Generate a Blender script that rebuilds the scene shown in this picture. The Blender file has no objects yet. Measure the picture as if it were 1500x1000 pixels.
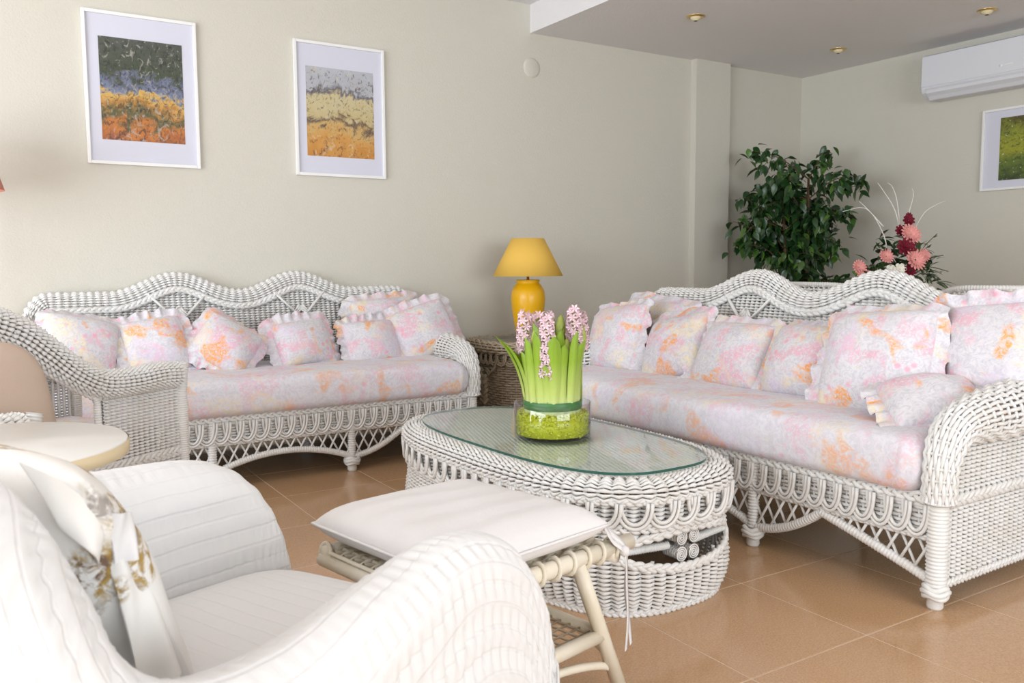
import bpy, bmesh, math, random
import numpy as np
from mathutils import Matrix, Vector
random.seed(7); rng = np.random.default_rng(7)
PI = math.pi
col = bpy.context.scene.collection
scene = bpy.context.scene

# ------------------------------------------------------------------ camera
CAM_F, PITCH, YAW, ROLL = 1246.96, math.radians(5.203), math.radians(57.81), math.radians(-0.315)
cd = bpy.data.cameras.new('camera'); cam = bpy.data.objects.new('camera', cd); col.objects.link(cam)
cd.sensor_width = 36; cd.lens = 36 * CAM_F / 1500; cd.clip_start = .02
cam.matrix_world = (Matrix.Translation((0, 0, 1)) @ Matrix.Rotation(YAW - PI / 2, 4, 'Z')
                    @ Matrix.Rotation(PI / 2 - PITCH, 4, 'X') @ Matrix.Rotation(ROLL, 4, 'Z'))
cd.dof.use_dof = True; cd.dof.focus_distance = 3.0; cd.dof.aperture_fstop = 8.0
scene.camera = cam

# ------------------------------------------------------------------ world, lights, exposure
w = bpy.data.worlds.new('world'); scene.world = w; w.use_nodes = True
w.node_tree.nodes['Background'].inputs[0].default_value = (.86, .93, 1.0, 1)
w.node_tree.nodes['Background'].inputs[1].default_value = 1.0
def area(name, loc, rot, sx, sy, power, color):
    l = bpy.data.lights.new(name, 'AREA'); l.shape = 'RECTANGLE'; l.size = sx; l.size_y = sy
    l.energy = power; l.color = color
    o = bpy.data.objects.new(name, l); col.objects.link(o); o.location = loc; o.rotation_euler = rot
    return o
# daylight arriving through the terrace doors (left wall) and the windows behind the camera
area('daylight_left', (-3.17, 1.25, 1.15), (0, -PI / 2, 0), 2.2, 4.5, 200, (.86, .93, 1.0))
area('daylight_front', (1.35, -3.62, 1.35), (PI / 2, 0, 0), 4.2, 1.85, 125, (.89, .945, 1.0))
vs = scene.view_settings
vs.view_transform = 'Standard'; vs.look = 'None'; vs.gamma = 1; vs.use_curve_mapping = False
vs.exposure = 0.42

# ------------------------------------------------------------------ numpy mesh helpers
def mesh_np(name, parts, smooth=True):
    Vs, Fs, UV = [], [], []; n = 0; hasuv = all(len(p) > 2 for p in parts)
    for p in parts:
        V, F = np.asarray(p[0], float).reshape(-1, 3), np.asarray(p[1], np.int64).reshape(-1, 4)
        Vs.append(V); Fs.append(F + n); n += len(V)
        if hasuv: UV.append(np.asarray(p[2], float).reshape(-1, 2))
    V = np.concatenate(Vs); F = np.concatenate(Fs)
    me = bpy.data.meshes.new(name)
    me.vertices.add(len(V)); me.vertices.foreach_set('co', V.astype(np.float32).ravel())
    me.loops.add(F.size); me.loops.foreach_set('vertex_index', F.astype(np.int32).ravel())
    me.polygons.add(len(F)); me.polygons.foreach_set('loop_start', np.arange(0, F.size, 4, dtype=np.int32))
    me.polygons.foreach_set('use_smooth', np.full(len(F), smooth))
    if hasuv:
        uv = np.concatenate(UV); l = me.uv_layers.new(name='UVMap')
        l.data.foreach_set('uv', uv[F.ravel()].astype(np.float32).ravel())
    me.update(calc_edges=True)
    return me
def ob(name, data, mat=None, parent=None, loc=None, rot=None):
    if isinstance(data, list): data = mesh_np(name, data)
    if mat is not None and data is not None and not data.materials: data.materials.append(mat)
    o = bpy.data.objects.new(name, data); col.objects.link(o)
    if parent is not None: o.parent = parent
    if loc is not None: o.location = loc
    if rot is not None: o.rotation_euler = rot
    return o
def tag(o, label, cat, group=None):
    o['label'] = label; o['category'] = cat
    if group: o['group'] = group
    return o
def struct(o): o['kind'] = 'structure'; return o
def empty(name, loc=(0, 0, 0), rz=0):
    o = bpy.data.objects.new(name, None); col.objects.link(o); o.location = loc; o.rotation_euler = (0, 0, rz)
    o.empty_display_size = .05
    return o
def copy_tree(o, parent=None):
    c = o.copy(); col.objects.link(c)
    if parent is not None: c.parent = parent
    for ch in list(o.children): copy_tree(ch, c)
    return c
def unit(a): return a / np.maximum(np.linalg.norm(a, axis=-1, keepdims=True), 1e-9)
def tubes(P, r, sides=6, N=None, closed=False, caps=True):
    """P (M,K,3) polylines -> quad tubes"""
    P = np.asarray(P, float)
    if P.ndim == 2: P = P[None]
    M, K, _ = P.shape
    r = np.broadcast_to(np.asarray(r, float), (M, K)).copy()
    if closed: T = unit(np.roll(P, -1, 1) - np.roll(P, 1, 1))
    else: T = unit(np.gradient(P, axis=1)) if K > 1 else P * 0
    if N is None:
        N = np.zeros_like(P); ref = np.where(np.abs(T[:, 0, 2:3]) < .8, np.array([[0, 0, 1.]]), np.array([[1., 0, 0]]))
        n = unit(ref - (ref * T[:, 0]).sum(-1, keepdims=True) * T[:, 0])
        for k in range(K):
            n = unit(n - (n * T[:, k]).sum(-1, keepdims=True) * T[:, k]); N[:, k] = n
    else:
        N = unit(N - (N * T).sum(-1, keepdims=True) * T)
    B = np.cross(T, N)
    if caps and not closed:
        P = np.concatenate([P[:, :1], P, P[:, -1:]], 1); N = np.concatenate([N[:, :1], N, N[:, -1:]], 1)
        B = np.concatenate([B[:, :1], B, B[:, -1:]], 1); z = np.full((M, 1), 1e-4); r = np.concatenate([z, r, z], 1); K += 2
    a = np.arange(sides) / sides * 2 * PI
    V = P[:, :, None] + r[..., None, None] * (np.cos(a)[:, None] * N[:, :, None] + np.sin(a)[:, None] * B[:, :, None])
    kk = np.arange(K if closed else K - 1); s = np.arange(sides)
    i0 = (kk[:, None] * sides + s); i1 = (kk[:, None] * sides + (s + 1) % sides)
    j0 = (((kk + 1) % K)[:, None] * sides + s); j1 = (((kk + 1) % K)[:, None] * sides + (s + 1) % sides)
    F = np.stack([i0, i1, j1, j0], -1).reshape(-1, 4)
    F = (F[None] + (np.arange(M) * K * sides)[:, None, None]).reshape(-1, 4)
    return V.reshape(-1, 3), F
def snormal(S, U, V, e=1e-3):
    du = S(U + e, V) - S(U - e, V); dv = S(U, V + e) - S(U, V - e)
    return unit(np.cross(du, dv))
def weave(S, u0, u1, v0, v1, nu, nv, r=.0065, amp=.006, sr=.005, closed=False, mask=None, sides=5, stakes=True):
    """real over-under wicker on the surface S(u,v): weavers along u, stakes along v"""
    K = 2 * nu if closed else 2 * nu + 1
    us = u0 + (u1 - u0) * np.arange(K) / (2 * nu)
    vs_ = v0 + (v1 - v0) * (np.arange(nv) + .5) / nv
    U, Vv = np.meshgrid(us, vs_)
    k = np.arange(K)[None]; j = np.arange(nv)[:, None]
    off = np.where(k % 2 == 0, np.where(((k // 2) + j) % 2 == 0, 1., -1.), 0.) * amp
    N = snormal(S, U, Vv); P = S(U, Vv) + N * off[..., None]
    out = []
    V1, F1 = tubes(P, r, sides, N, closed, caps=False)
    if mask is not None:
        nseg = K if closed else K - 1
        um = U[:, :nseg] + (u1 - u0) / (4 * nu); keep = mask(um, Vv[:, :nseg])
        F1 = F1[np.repeat(keep.ravel(), sides)]
    out.append((V1, F1))
    if stakes:
        su = us[::2]; nk = max(4, nv // 2 + 1); sv = np.linspace(v0, v1, nk)
        U2, V2 = np.meshgrid(su, sv, indexing='ij')
        V3, F3 = tubes(S(U2, V2), sr, 4, snormal(S, U2, V2), False, caps=False)
        if mask is not None:
            keep = mask(U2[:, :-1], (V2[:, :-1] + V2[:, 1:]) / 2)
            F3 = F3[np.repeat(keep.ravel(), 4)]
        out.append((V3, F3))
    return out
def ribbed(S, u0, u1, v0, v1, nu, nv, pitch, amp=.004, closed=False, mask=None, sides=5, flip=1):
    """close-packed wicker: rows bulge over every stake and thin out between them, leaving slots"""
    K = 4 * nu if closed else 4 * nu + 1
    us = u0 + (u1 - u0) * np.arange(K) / (4 * nu); vs_ = v0 + (v1 - v0) * (np.arange(nv) + .5) / nv
    U, Vv = np.meshgrid(us, vs_); k = np.arange(K)[None] + 0 * np.arange(nv)[:, None]
    N = snormal(S, U, Vv) * flip; j = np.arange(nv)[:, None]; c = np.cos(k * PI / 2); amp = amp * 1.25
    off = amp * c + .0009 * np.sin(j * 2.3 + k * .7)
    r = pitch * (.425 + .115 * c) * (1 + .06 * np.sin(j * 1.7 + k * .5))
    V1, F1 = tubes(S(U, Vv) + N * off[..., None], r, sides, N, closed, caps=False)
    if mask is not None:
        ns = K if closed else K - 1; F1 = F1[np.repeat(mask(U[:, :ns] + (u1 - u0) / (8 * nu), Vv[:, :ns]).ravel(), sides)]
    nk = max(4, nv // 2 + 1); U2, V2 = np.meshgrid(us[2::4], np.linspace(v0, v1, nk), indexing='ij'); N2 = snormal(S, U2, V2) * flip
    V3, F3 = tubes(S(U2, V2) - N2 * (amp + .0075), .0065, 4, N2, False, caps=False)  # strips added behind the slots to block light, so the slots read dark
    if mask is not None: F3 = F3[np.repeat(mask(U2[:, :-1], (V2[:, :-1] + V2[:, 1:]) / 2).ravel(), 4)]
    return [(V1, F1), (V3, F3)]
def resample(pts, n, closed=False):
    pts = np.asarray(pts, float)
    if closed: pts = np.concatenate([pts, pts[:1]])
    L = np.concatenate([[0], np.cumsum(np.linalg.norm(np.diff(pts, axis=0), axis=1))])
    t = np.linspace(0, L[-1], n + 1)[:-1] if closed else np.linspace(0, L[-1], n)
    return np.stack([np.interp(t, L, pts[:, i]) for i in range(pts.shape[1])], 1), L[-1]
def smooth_path(pts, n=60):
    pts = np.asarray(pts, float); out = []
    p = np.concatenate([[2 * pts[0] - pts[1]], pts, [2 * pts[-1] - pts[-2]]])
    for i in range(1, len(p) - 2):
        t = np.linspace(0, 1, 12, endpoint=False)[:, None]
        out.append(.5 * (2 * p[i] + (p[i + 1] - p[i - 1]) * t + (2 * p[i - 1] - 5 * p[i] + 4 * p[i + 1] - p[i + 2]) * t ** 2
                         + (3 * p[i] - p[i - 1] - 3 * p[i + 1] + p[i + 2]) * t ** 3))
    out.append(pts[-1:])
    return resample(np.concatenate(out), n)[0]
def braid(path, side, nrm, width=.012, r=.006, pitch=.05, closed=False, thick=.004):
    """three-strand plait along path; side = in-surface across direction, nrm = surface normal (arrays or vectors)"""
    L = np.linalg.norm(np.diff(path, axis=0), axis=1).sum(); n = max(8, int(L / pitch * 8))
    q, L = resample(path, n, closed)
    src = np.linspace(0, 1, len(path)); dst = np.linspace(0, 1, n)
    def f(a):
        a = np.asarray(a, float)
        if a.ndim == 1: return np.broadcast_to(a, (n, 3))
        return unit(np.stack([np.interp(dst, src, a[:, i]) for i in range(3)], 1))
    s_, n_ = f(side), f(nrm); reps = max(1, round(L / pitch))
    ph = np.arange(n) / (n if closed else n - 1) * reps * 2 * PI
    P = []
    for k in range(3):
        a = ph + k * 2 * PI / 3
        P.append(q + s_ * (width * np.sin(a))[:, None] + n_ * (thick * np.sin(2 * a))[:, None])
    return tubes(np.array(P), r, 5, None, closed)
def wrapped(path, r, pitch=.010, depth=.0026, sides=9, n=None):
    """rod wound with cane"""
    path = np.asarray(path, float)
    L = np.linalg.norm(np.diff(path, axis=0), axis=1).sum(); m = max(5, int(L / pitch) * 4 + 1)
    q, _ = resample(path, m)
    rr = np.asarray(r, float)
    rr = np.interp(np.linspace(0, 1, m), np.linspace(0, 1, rr.size), rr.ravel()) if rr.size > 1 else np.full(m, float(rr))
    return tubes(q, rr - depth * (.5 - .5 * np.cos(np.arange(m) * PI / 2)), sides)
def lathe(prof, seg=32, loc=(0, 0, 0)):
    prof = np.asarray(prof, float); a = np.arange(seg) / seg * 2 * PI
    V = np.stack([prof[:, None, 0] * np.cos(a), prof[:, None, 0] * np.sin(a), np.broadcast_to(prof[:, None, 1], (len(prof), seg))], -1)
    k = np.arange(len(prof) - 1)[:, None]; s = np.arange(seg)
    F = np.stack([k * seg + s, k * seg + (s + 1) % seg, (k + 1) * seg + (s + 1) % seg, (k + 1) * seg + s], -1).reshape(-1, 4)
    return V.reshape(-1, 3) + np.array(loc), F
def grid_faces(n, m, closed_m=False):
    i = np.arange(n - 1)[:, None]; j = np.arange(m if closed_m else m - 1)
    return np.stack([i * m + j, i * m + (j + 1) % m, (i + 1) * m + (j + 1) % m, (i + 1) * m + j], -1).reshape(-1, 4)
def box_bm(sx, sy, sz, bevel=.0, seg=2, loc=(0, 0, 0)):
    bm = bmesh.new(); bmesh.ops.create_cube(bm, size=1)
    bmesh.ops.scale(bm, vec=(sx, sy, sz), verts=bm.verts)
    if bevel: bmesh.ops.bevel(bm, geom=bm.edges[:], offset=bevel, segments=seg, affect='EDGES', profile=.5)
    bmesh.ops.translate(bm, vec=loc, verts=bm.verts)
    return bm
def bob(name, bm, mat, parent=None, loc=None, rot=None, smooth=False):
    me = bpy.data.meshes.new(name); bm.to_mesh(me); bm.free()
    if smooth:
        for p in me.polygons: p.use_smooth = True
    return ob(name, me, mat, parent, loc, rot)
def box(name, sx, sy, sz, loc, mat, parent=None, bevel=.0, rot=None, smooth=False, seg=2):
    return bob(name, box_bm(sx, sy, sz, bevel, seg), mat, parent, loc, rot, smooth)
def wnoise(P, f, seed=0):
    """cheap smooth noise from sines"""
    r = np.random.default_rng(seed); o = np.zeros(P.shape[:-1])
    for k in range(5):
        d = r.normal(size=3); d /= np.linalg.norm(d); o += np.sin((P @ d) * f * (1 + .45 * k) + r.uniform(0, 6.28)) / (1 + .5 * k)
    return o / 2.2

def soft_box(sx, sy, sz, n=34, seed=1, p=.3, q=.5, amp=.006):
    a = np.linspace(-PI / 2, PI / 2, n); b = np.linspace(-PI, PI, 2 * n, endpoint=False)
    sg = lambda v, e: np.sign(v) * np.abs(v) ** e
    A, Bb = np.meshgrid(a, b, indexing='ij')
    P = np.stack([sx * sg(np.cos(A), q) * sg(np.cos(Bb), p), sy * sg(np.cos(A), q) * sg(np.sin(Bb), p), sz * sg(np.sin(A), q)], -1)
    P[..., 2] += amp * wnoise(P, 12, seed)
    uv = np.stack([P[..., 1], P[..., 0]], -1)
    return (P, grid_faces(n, 2 * n, True), uv)

# ------------------------------------------------------------------ materials
class NT:
    def __init__(s, name):
        s.m = bpy.data.materials.new(name); s.m.use_nodes = True; s.t = s.m.node_tree; s.b = s.t.nodes['Principled BSDF']
        s.tc = s.t.nodes.new('ShaderNodeTexCoord')
    def n(s, typ, **kw):
        x = s.t.nodes.new(typ)
        for k, v in kw.items():
            if k.startswith('i_'): x.inputs[k[2:].replace('_', ' ')].default_value = v
            else: setattr(x, k, v)
        return x
    def l(s, a, b): s.t.links.new(a, b)
    def coords(s, kind='Object', rand=False, scale=None):
        o = s.tc.outputs[kind]
        if rand:
            oi = s.n('ShaderNodeObjectInfo'); mu = s.n('ShaderNodeMath', operation='MULTIPLY'); s.l(oi.outputs['Random'], mu.inputs[0]); mu.inputs[1].default_value = 57.3
            add = s.n('ShaderNodeVectorMath', operation='ADD'); s.l(o, add.inputs[0]); s.l(mu.outputs[0], add.inputs[1]); o = add.outputs[0]
        if scale:
            mp = s.n('ShaderNodeMapping'); mp.inputs['Scale'].default_value = scale; s.l(o, mp.inputs[0]); o = mp.outputs[0]
        return o
    def noise(s, co, scale, detail=3, rough=.55, dist=0):
        x = s.n('ShaderNodeTexNoise'); x.inputs['Scale'].default_value = scale; x.inputs['Detail'].default_value = detail
        x.inputs['Roughness'].default_value = rough; x.inputs['Distortion'].default_value = dist; s.l(co, x.inputs['Vector']); return x.outputs['Fac']
    def ramp(s, fac, stops, interp='LINEAR'):
        x = s.n('ShaderNodeValToRGB'); cr = x.color_ramp; cr.interpolation = interp
        while len(cr.elements) < len(stops): cr.elements.new(.5)
        for e, (p, c) in zip(cr.elements, stops): e.position = p; e.color = c if len(c) == 4 else (*c, 1)
        s.l(fac, x.inputs[0]); return x.outputs[0]
    def mix(s, fac, a, b, mode='MIX'):
        x = s.n('ShaderNodeMix', data_type='RGBA', blend_type=mode)
        for sock, v in ((x.inputs[0], fac), (x.inputs[6], a), (x.inputs[7], b)):
            if isinstance(v, (int, float)): sock.default_value = v
            elif isinstance(v, tuple): sock.default_value = v if len(v) == 4 else (*v, 1)
            else: s.l(v, sock)
        return x.outputs[2]
    def mul(s, a, b):
        x = s.n('ShaderNodeMath', operation='MULTIPLY')
        for i, v in enumerate((a, b)):
            if isinstance(v, (int, float)): x.inputs[i].default_value = v
            else: s.l(v, x.inputs[i])
        return x.outputs[0]
    def bump(s, h, strength=.3, dist=.01):
        x = s.n('ShaderNodeBump'); x.inputs['Strength'].default_value = strength; x.inputs['Distance'].default_value = dist
        s.l(h, x.inputs['Height']); s.l(x.outputs[0], s.b.inputs['Normal'])
    def color(s, c):
        if isinstance(c, tuple): s.b.inputs['Base Color'].default_value = (*c, 1) if len(c) == 3 else c
        else: s.l(c, s.b.inputs['Base Color'])
    def set(s, rough=.5, spec=.5, metal=0, **kw):
        s.b.inputs['Roughness'].default_value = rough; s.b.inputs['Specular IOR Level'].default_value = spec; s.b.inputs['Metallic'].default_value = metal
        for k, v in kw.items(): s.b.inputs[k.replace('_', ' ')].default_value = v
        return s.m
def plain(name, c, rough=.5, spec=.5, metal=0, var=.0, vs_=8, bump=0, bs=60):
    t = NT(name); co = t.coords()
    if var: t.color(t.mix(t.ramp(t.noise(co, vs_), [(.3, (0, 0, 0)), (.7, (1, 1, 1))]), tuple(x * (1 - var) for x in c), c))
    else: t.color(c)
    if bump: t.bump(t.noise(co, bs, 4), bump, .004)
    return t.set(rough, spec, metal)
M = {}
def wall_mat(name, c):
    t = NT(name); co = t.coords(); n1 = t.noise(co, 95, 3, .6); n2 = t.noise(co, 1.3, 2)
    t.color(t.mix(n2, tuple(x * .965 for x in c), c)); t.bump(n1, .32, .006); return t.set(.75, .25)
M['wall'] = wall_mat('wall_paint', (.645, .618, .54))
M['ceiling'] = wall_mat('ceiling_paint', (.80, .785, .785))
M['white_paint'] = plain('white_paint', (.84, .835, .82), .45)
def tile_mat():
    t = NT('floor_tile'); oi = t.n('ShaderNodeObjectInfo'); co = t.coords('Object', True)
    sp = t.noise(co, 210, 2, .7); cl = t.noise(co, 5, 3)
    c = t.mix(t.ramp(sp, [(.32, (0, 0, 0)), (.66, (1, 1, 1))]), (.43, .250, .130), (.63, .40, .225))
    c = t.mix(t.mul(cl, .5), c, (.56, .35, .19))
    c = t.mix(t.mul(oi.outputs['Random'], .25), c, (.48, .285, .15))
    t.color(c); t.bump(t.noise(co, 14, 2), .03, .01); return t.set(.16, .5)
M['tile'] = tile_mat()
M['grout'] = plain('grout', (.66, .54, .42), .8, .2)
def wicker_mat(name, c, dark):
    t = NT(name); co = t.coords(); a = t.noise(co, 9, 3); b = t.noise(co, 130, 2)
    k = t.mix(t.ramp(a, [(.35, (0, 0, 0)), (.75, (1, 1, 1))]), c, dark)
    t.color(t.mix(t.mul(b, .35), k, dark)); t.bump(b, .2, .002); return t.set(.42, .45)
M['wicker'] = wicker_mat('white_wicker', (.81, .805, .795), (.72, .70, .655))
M['wicker_tan'] = wicker_mat('tan_wicker', (.50, .41, .30), (.36, .28, .19))
M['cane'] = wicker_mat('cream_cane', (.86, .81, .70), (.74, .66, .50))
M['dark'] = plain('underside_cloth', (.10, .08, .065), .9, .1)
def floral(name, base, amt=1.0, sc=1.0):
    t = NT(name); co = t.coords('Object', True)
    n = lambda s, d=3, r=.55, di=0: t.noise(co, s * sc, d, r, di)
    st = n(46, 3, .7, 1.6); pet = n(75, 2, .6, 1.2)
    def mask(s, lo, hi, seed):
        mp = t.n('ShaderNodeMapping'); mp.inputs['Location'].default_value = (seed, seed * 1.7, -seed); t.l(co, mp.inputs[0])
        return t.ramp(t.noise(mp.outputs[0], s * sc, 2, .5, .5), [(lo, (0, 0, 0)), (hi, (1, 1, 1))])
    strokes = t.ramp(st, [(.36, (0, 0, 0)), (.60, (1, 1, 1))]); strokes2 = t.ramp(pet, [(.40, (0, 0, 0)), (.56, (1, 1, 1))])
    c = t.mix(t.mul(t.ramp(n(34, 3, .7, 2.2), [(.42, (0, 0, 0)), (.60, (1, 1, 1))]), .62 * amt), base, (.47, .46, .51)); c = t.mix(t.mul(strokes, .30), c, (.80, .77, .78))
    c = t.mix(t.mul(mask(9, .50, .61, 3.1), t.mul(strokes2, .75 * amt)), c, (.80, .40, .50))
    c = t.mix(t.mul(mask(7, .55, .64, 9.3), t.mul(strokes2, .6 * amt)), c, (.86, .70, .36))
    c = t.mix(t.mul(mask(8, .59, .65, 17.7), t.mul(strokes, .95 * amt)), c, (.87, .36, .08))
    c = t.mix(t.mul(mask(6, .56, .68, 31.0), t.mul(strokes2, .5 * amt)), c, (.72, .60, .78))
    v = t.n('ShaderNodeTexVoronoi'); v.inputs['Scale'].default_value = 24 * sc; t.l(co, v.inputs['Vector'])
    dots = t.ramp(v.outputs['Distance'], [(.14, (1, 1, 1)), (.32, (0, 0, 0))])
    c = t.mix(t.mul(t.mul(dots, mask(6, .50, .58, 44.0)), .7 * amt), c, (.84, .33, .44))
    t.color(c); t.bump(t.noise(t.coords(scale=(60, 9, 9)), 1.4, 3), .12, .006)
    return t.set(.85, .15, Sheen_Weight=.15)
M['floral'] = floral('floral_cotton', (.69, .67, .695))
M['floral_seat'] = floral('floral_seat_cotton', (.73, .71, .765), .62, .8)
M['beige'] = plain('beige_cotton', (.55, .43, .345), .9, .1, var=.1, vs_=5, bump=.15, bs=200)
def seersucker(name, c):
    t = NT(name); uv = t.tc.outputs['UV']
    wv = t.n('ShaderNodeTexWave', wave_type='BANDS', bands_direction='Y', wave_profile='SIN'); wv.inputs['Scale'].default_value = 9.5
    wv.inputs['Distortion'].default_value = .6; wv.inputs['Detail'].default_value = 1; wv.inputs['Detail Scale'].default_value = 1.2; t.l(uv, wv.inputs['Vector'])
    mp = t.n('ShaderNodeMapping'); mp.inputs['Scale'].default_value = (42, 13, 1); t.l(uv, mp.inputs[0])
    pk = t.noise(mp.outputs[0], 1.0, 2)
    line = t.ramp(wv.outputs['Fac'], [(.0, (.55, .55, .55)), (.12, (1, 1, 1))])
    h = t.n('ShaderNodeMath', operation='MULTIPLY_ADD'); t.l(pk, h.inputs[0]); h.inputs[1].default_value = 1.1; t.l(line, h.inputs[2])
    t.color(c); t.bump(h.outputs[0], .45, .005); return t.set(.88, .12, Sheen_Weight=.2)
M['cover'] = seersucker('white_seersucker', (.76, .76, .755))
M['linen'] = plain('white_linen', (.79, .775, .77), .88, .12, var=.03, vs_=3, bump=.12, bs=180)
def printed():
    t = NT('brown_floral_print'); co = t.coords('Object')
    m1 = t.ramp(t.noise(co, 9, 2, .5, .3), [(.50, (0, 0, 0)), (.545, (1, 1, 1))]); s1 = t.ramp(t.noise(co, 48, 3, .65, .5), [(.40, (0, 0, 0)), (.55, (1, 1, 1))])
    s2 = t.noise(co, 22, 2)
    inkc = t.ramp(s2, [(.38, (.20, .13, .09)), (.5, (.46, .30, .08)), (.62, (.40, .36, .33))])
    t.color(t.mix(t.mul(m1, s1), (.85, .83, .79), inkc)); t.bump(t.noise(co, 200, 2), .1, .003); return t.set(.85, .15)
M['print'] = printed()
def glass(name, tint, rough=0.0, refl=1.0, edge=.95):
    m = bpy.data.materials.new(name); m.use_nodes = True; t = m.node_tree; t.nodes.clear()
    o = t.nodes.new('ShaderNodeOutputMaterial'); mx = t.nodes.new('ShaderNodeMixShader'); tr = t.nodes.new('ShaderNodeBsdfTransparent')
    gl = t.nodes.new('ShaderNodeBsdfGlossy'); gl.inputs['Roughness'].default_value = rough; fr = t.nodes.new('ShaderNodeFresnel'); fr.inputs['IOR'].default_value = 1.5
    mu = t.nodes.new('ShaderNodeMath'); mu.operation = 'MULTIPLY'; mu.inputs[1].default_value = refl
    ge = t.nodes.new('ShaderNodeNewGeometry'); inv = t.nodes.new('ShaderNodeMath'); inv.operation = 'SUBTRACT'; inv.inputs[0].default_value = 1; t.links.new(ge.outputs['Backfacing'], inv.inputs[1])
    m2 = t.nodes.new('ShaderNodeMath'); m2.operation = 'MULTIPLY'; t.links.new(mu.outputs[0], m2.inputs[0]); t.links.new(inv.outputs[0], m2.inputs[1])
    lw = t.nodes.new('ShaderNodeLayerWeight'); lw.inputs[0].default_value = .35; rp_ = t.nodes.new('ShaderNodeValToRGB')
    rp_.color_ramp.elements[0].position = .35; rp_.color_ramp.elements[0].color = (*tint, 1); rp_.color_ramp.elements[1].color = (*[x * edge for x in tint], 1)
    t.links.new(lw.outputs['Facing'], rp_.inputs[0]); t.links.new(rp_.outputs[0], tr.inputs[0]); t.links.new(fr.outputs[0], mu.inputs[0]); t.links.new(m2.outputs[0], mx.inputs[0])
    t.links.new(tr.outputs[0], mx.inputs[1]); t.links.new(gl.outputs[0], mx.inputs[2]); t.links.new(mx.outputs[0], o.inputs[0])
    return m
M['table_glass'] = glass('table_glass', (.955, .985, .97), .02, 1.2)
M['glass_edge'] = plain('glass_edge', (.03, .11, .085), .12)
M['vase_glass'] = glass('vase_glass', (.955, .965, .97), .0, 1.6, .55)
M['pane'] = glass('picture_glass', (.97, .97, .98), .0, .6)
M['yellow_shade'] = plain('yellow_shade', (.80, .50, .10), .8, .2, bump=.1, bs=250)
M['yellow_glaze'] = plain('yellow_glaze', (.86, .46, .005), .3, .5)
M['pink_shade'] = plain('pink_shade', (.78, .33, .25), .8, .2)
M['brass'] = plain('brass', (.72, .52, .22), .3, .5, 1.0)
M['black'] = plain('black', (.02, .02, .02), .5)
M['cream_metal'] = plain('cream_enamel', (.80, .70, .45), .4)
M['bark'] = plain('bark', (.17, .10, .055), .85, .2, var=.3, vs_=30)
def leaf_mat(name, a, b, rough=.35):
    t = NT(name); oi = t.n('ShaderNodeObjectInfo'); g = t.n('ShaderNodeNewGeometry')
    ad = t.n('ShaderNodeMath', operation='ADD'); t.l(oi.outputs['Random'], ad.inputs[0]); t.l(g.outputs['Random Per Island'], ad.inputs[1])
    fr = t.n('ShaderNodeMath', operation='FRACT'); t.l(ad.outputs[0], fr.inputs[0])
    t.color(t.ramp(fr.outputs[0], [(.0, a), (.72, a), (1, b)])); return t.set(rough, .5)
M['ficus'] = leaf_mat('ficus_leaf', (.018, .062, .016), (.085, .20, .025), .3)
M['leaf2'] = leaf_mat('bouquet_leaf', (.035, .075, .02), (.11, .15, .04))
M['petal_pink'] = plain('petal_pink', (.87, .36, .33), .7, .2, var=.25, vs_=60)
M['petal_red'] = plain('petal_dark_red', (.20, .012, .03), .7, .2, var=.4, vs_=60)
M['petal_white'] = plain('petal_white', (.82, .78, .66), .7, .2)
M['twig'] = plain('pale_twig', (.72, .68, .62), .7)
def hy_leaf():
    t = NT('hyacinth_leaf'); sep = t.n('ShaderNodeSeparateXYZ'); t.l(t.tc.outputs['Object'], sep.inputs[0])
    mr = t.n('ShaderNodeMapRange'); mr.inputs['From Min'].default_value = 0; mr.inputs['From Max'].default_value = .40; t.l(sep.outputs['Z'], mr.inputs[0])
    st = t.noise(t.coords('Object', True, (60, 60, 2)), 2.0, 2)
    c = t.ramp(mr.outputs[0], [(.0, (.74, .78, .50)), (.22, (.54, .64, .18)), (.5, (.25, .40, .025)), (1, (.13, .26, .018))])
    t.color(t.mix(t.mul(st, .35), c, (.36, .48, .05))); return t.set(.38, .45)
M['hy_leaf'] = hy_leaf()
M['hy_bud'] = plain('hyacinth_bud', (.42, .50, .10), .5, .4, var=.3, vs_=30)
M['hy_petal'] = plain('hyacinth_petal', (.90, .64, .70), .6, .3, var=.14, vs_=120)
M['hy_band'] = plain('leaf_band', (.05, .20, .05), .4, .5, var=.4, vs_=25)
M['gravel'] = leaf_mat('lime_gravel', (.60, .64, .02), (.78, .78, .10), .45)
M['ac'] = plain('ac_plastic', (.72, .73, .77), .35)
M['mat_board'] = plain('mat_board', (.76, .765, .83), .8, .2)
M['lam'] = plain('cream_laminate', (.86, .85, .81), .25, .5)
M['lam_edge'] = plain('laminate_edge', (.74, .60, .38), .5)

# ------------------------------------------------------------------ room shell
WY, WX, LX, FY, CZ, SZ, SX = 4.67, 5.70, -3.0, -3.5, 2.645, 2.468, 3.09
TILE = .4463; TX, TY = 1.0905, 3.5948
floor = struct(box('floor', WX - LX + .4, WY - FY + .4, .1, ((WX + LX) / 2, (WY + FY) / 2, -.0508), M['grout']))
tm = bpy.data.meshes.new('tile'); b_ = box_bm(TILE - .0036, TILE - .0036, .008, .0007, 1); b_.to_mesh(tm); b_.free(); tm.materials.append(M['tile'])
nt = 0
for i in range(-6, 12):
    for j in range(-9, 4):
        cx, cy = TX + (i + .5) * TILE, TY + (j + .5) * TILE
        if -1.35 < cx < WX + .2 and -.55 < cy < WY + .2:
            t_ = ob('tile', tm, None, floor); t_.location = (cx - floor.location.x, cy - floor.location.y, .0468 + rng.uniform(-.0002, .0002)); nt += 1
FX0, FY0 = TX - 5 * TILE - .001, TY - 9 * TILE - .001      # where the separately laid tiles begin
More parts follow.
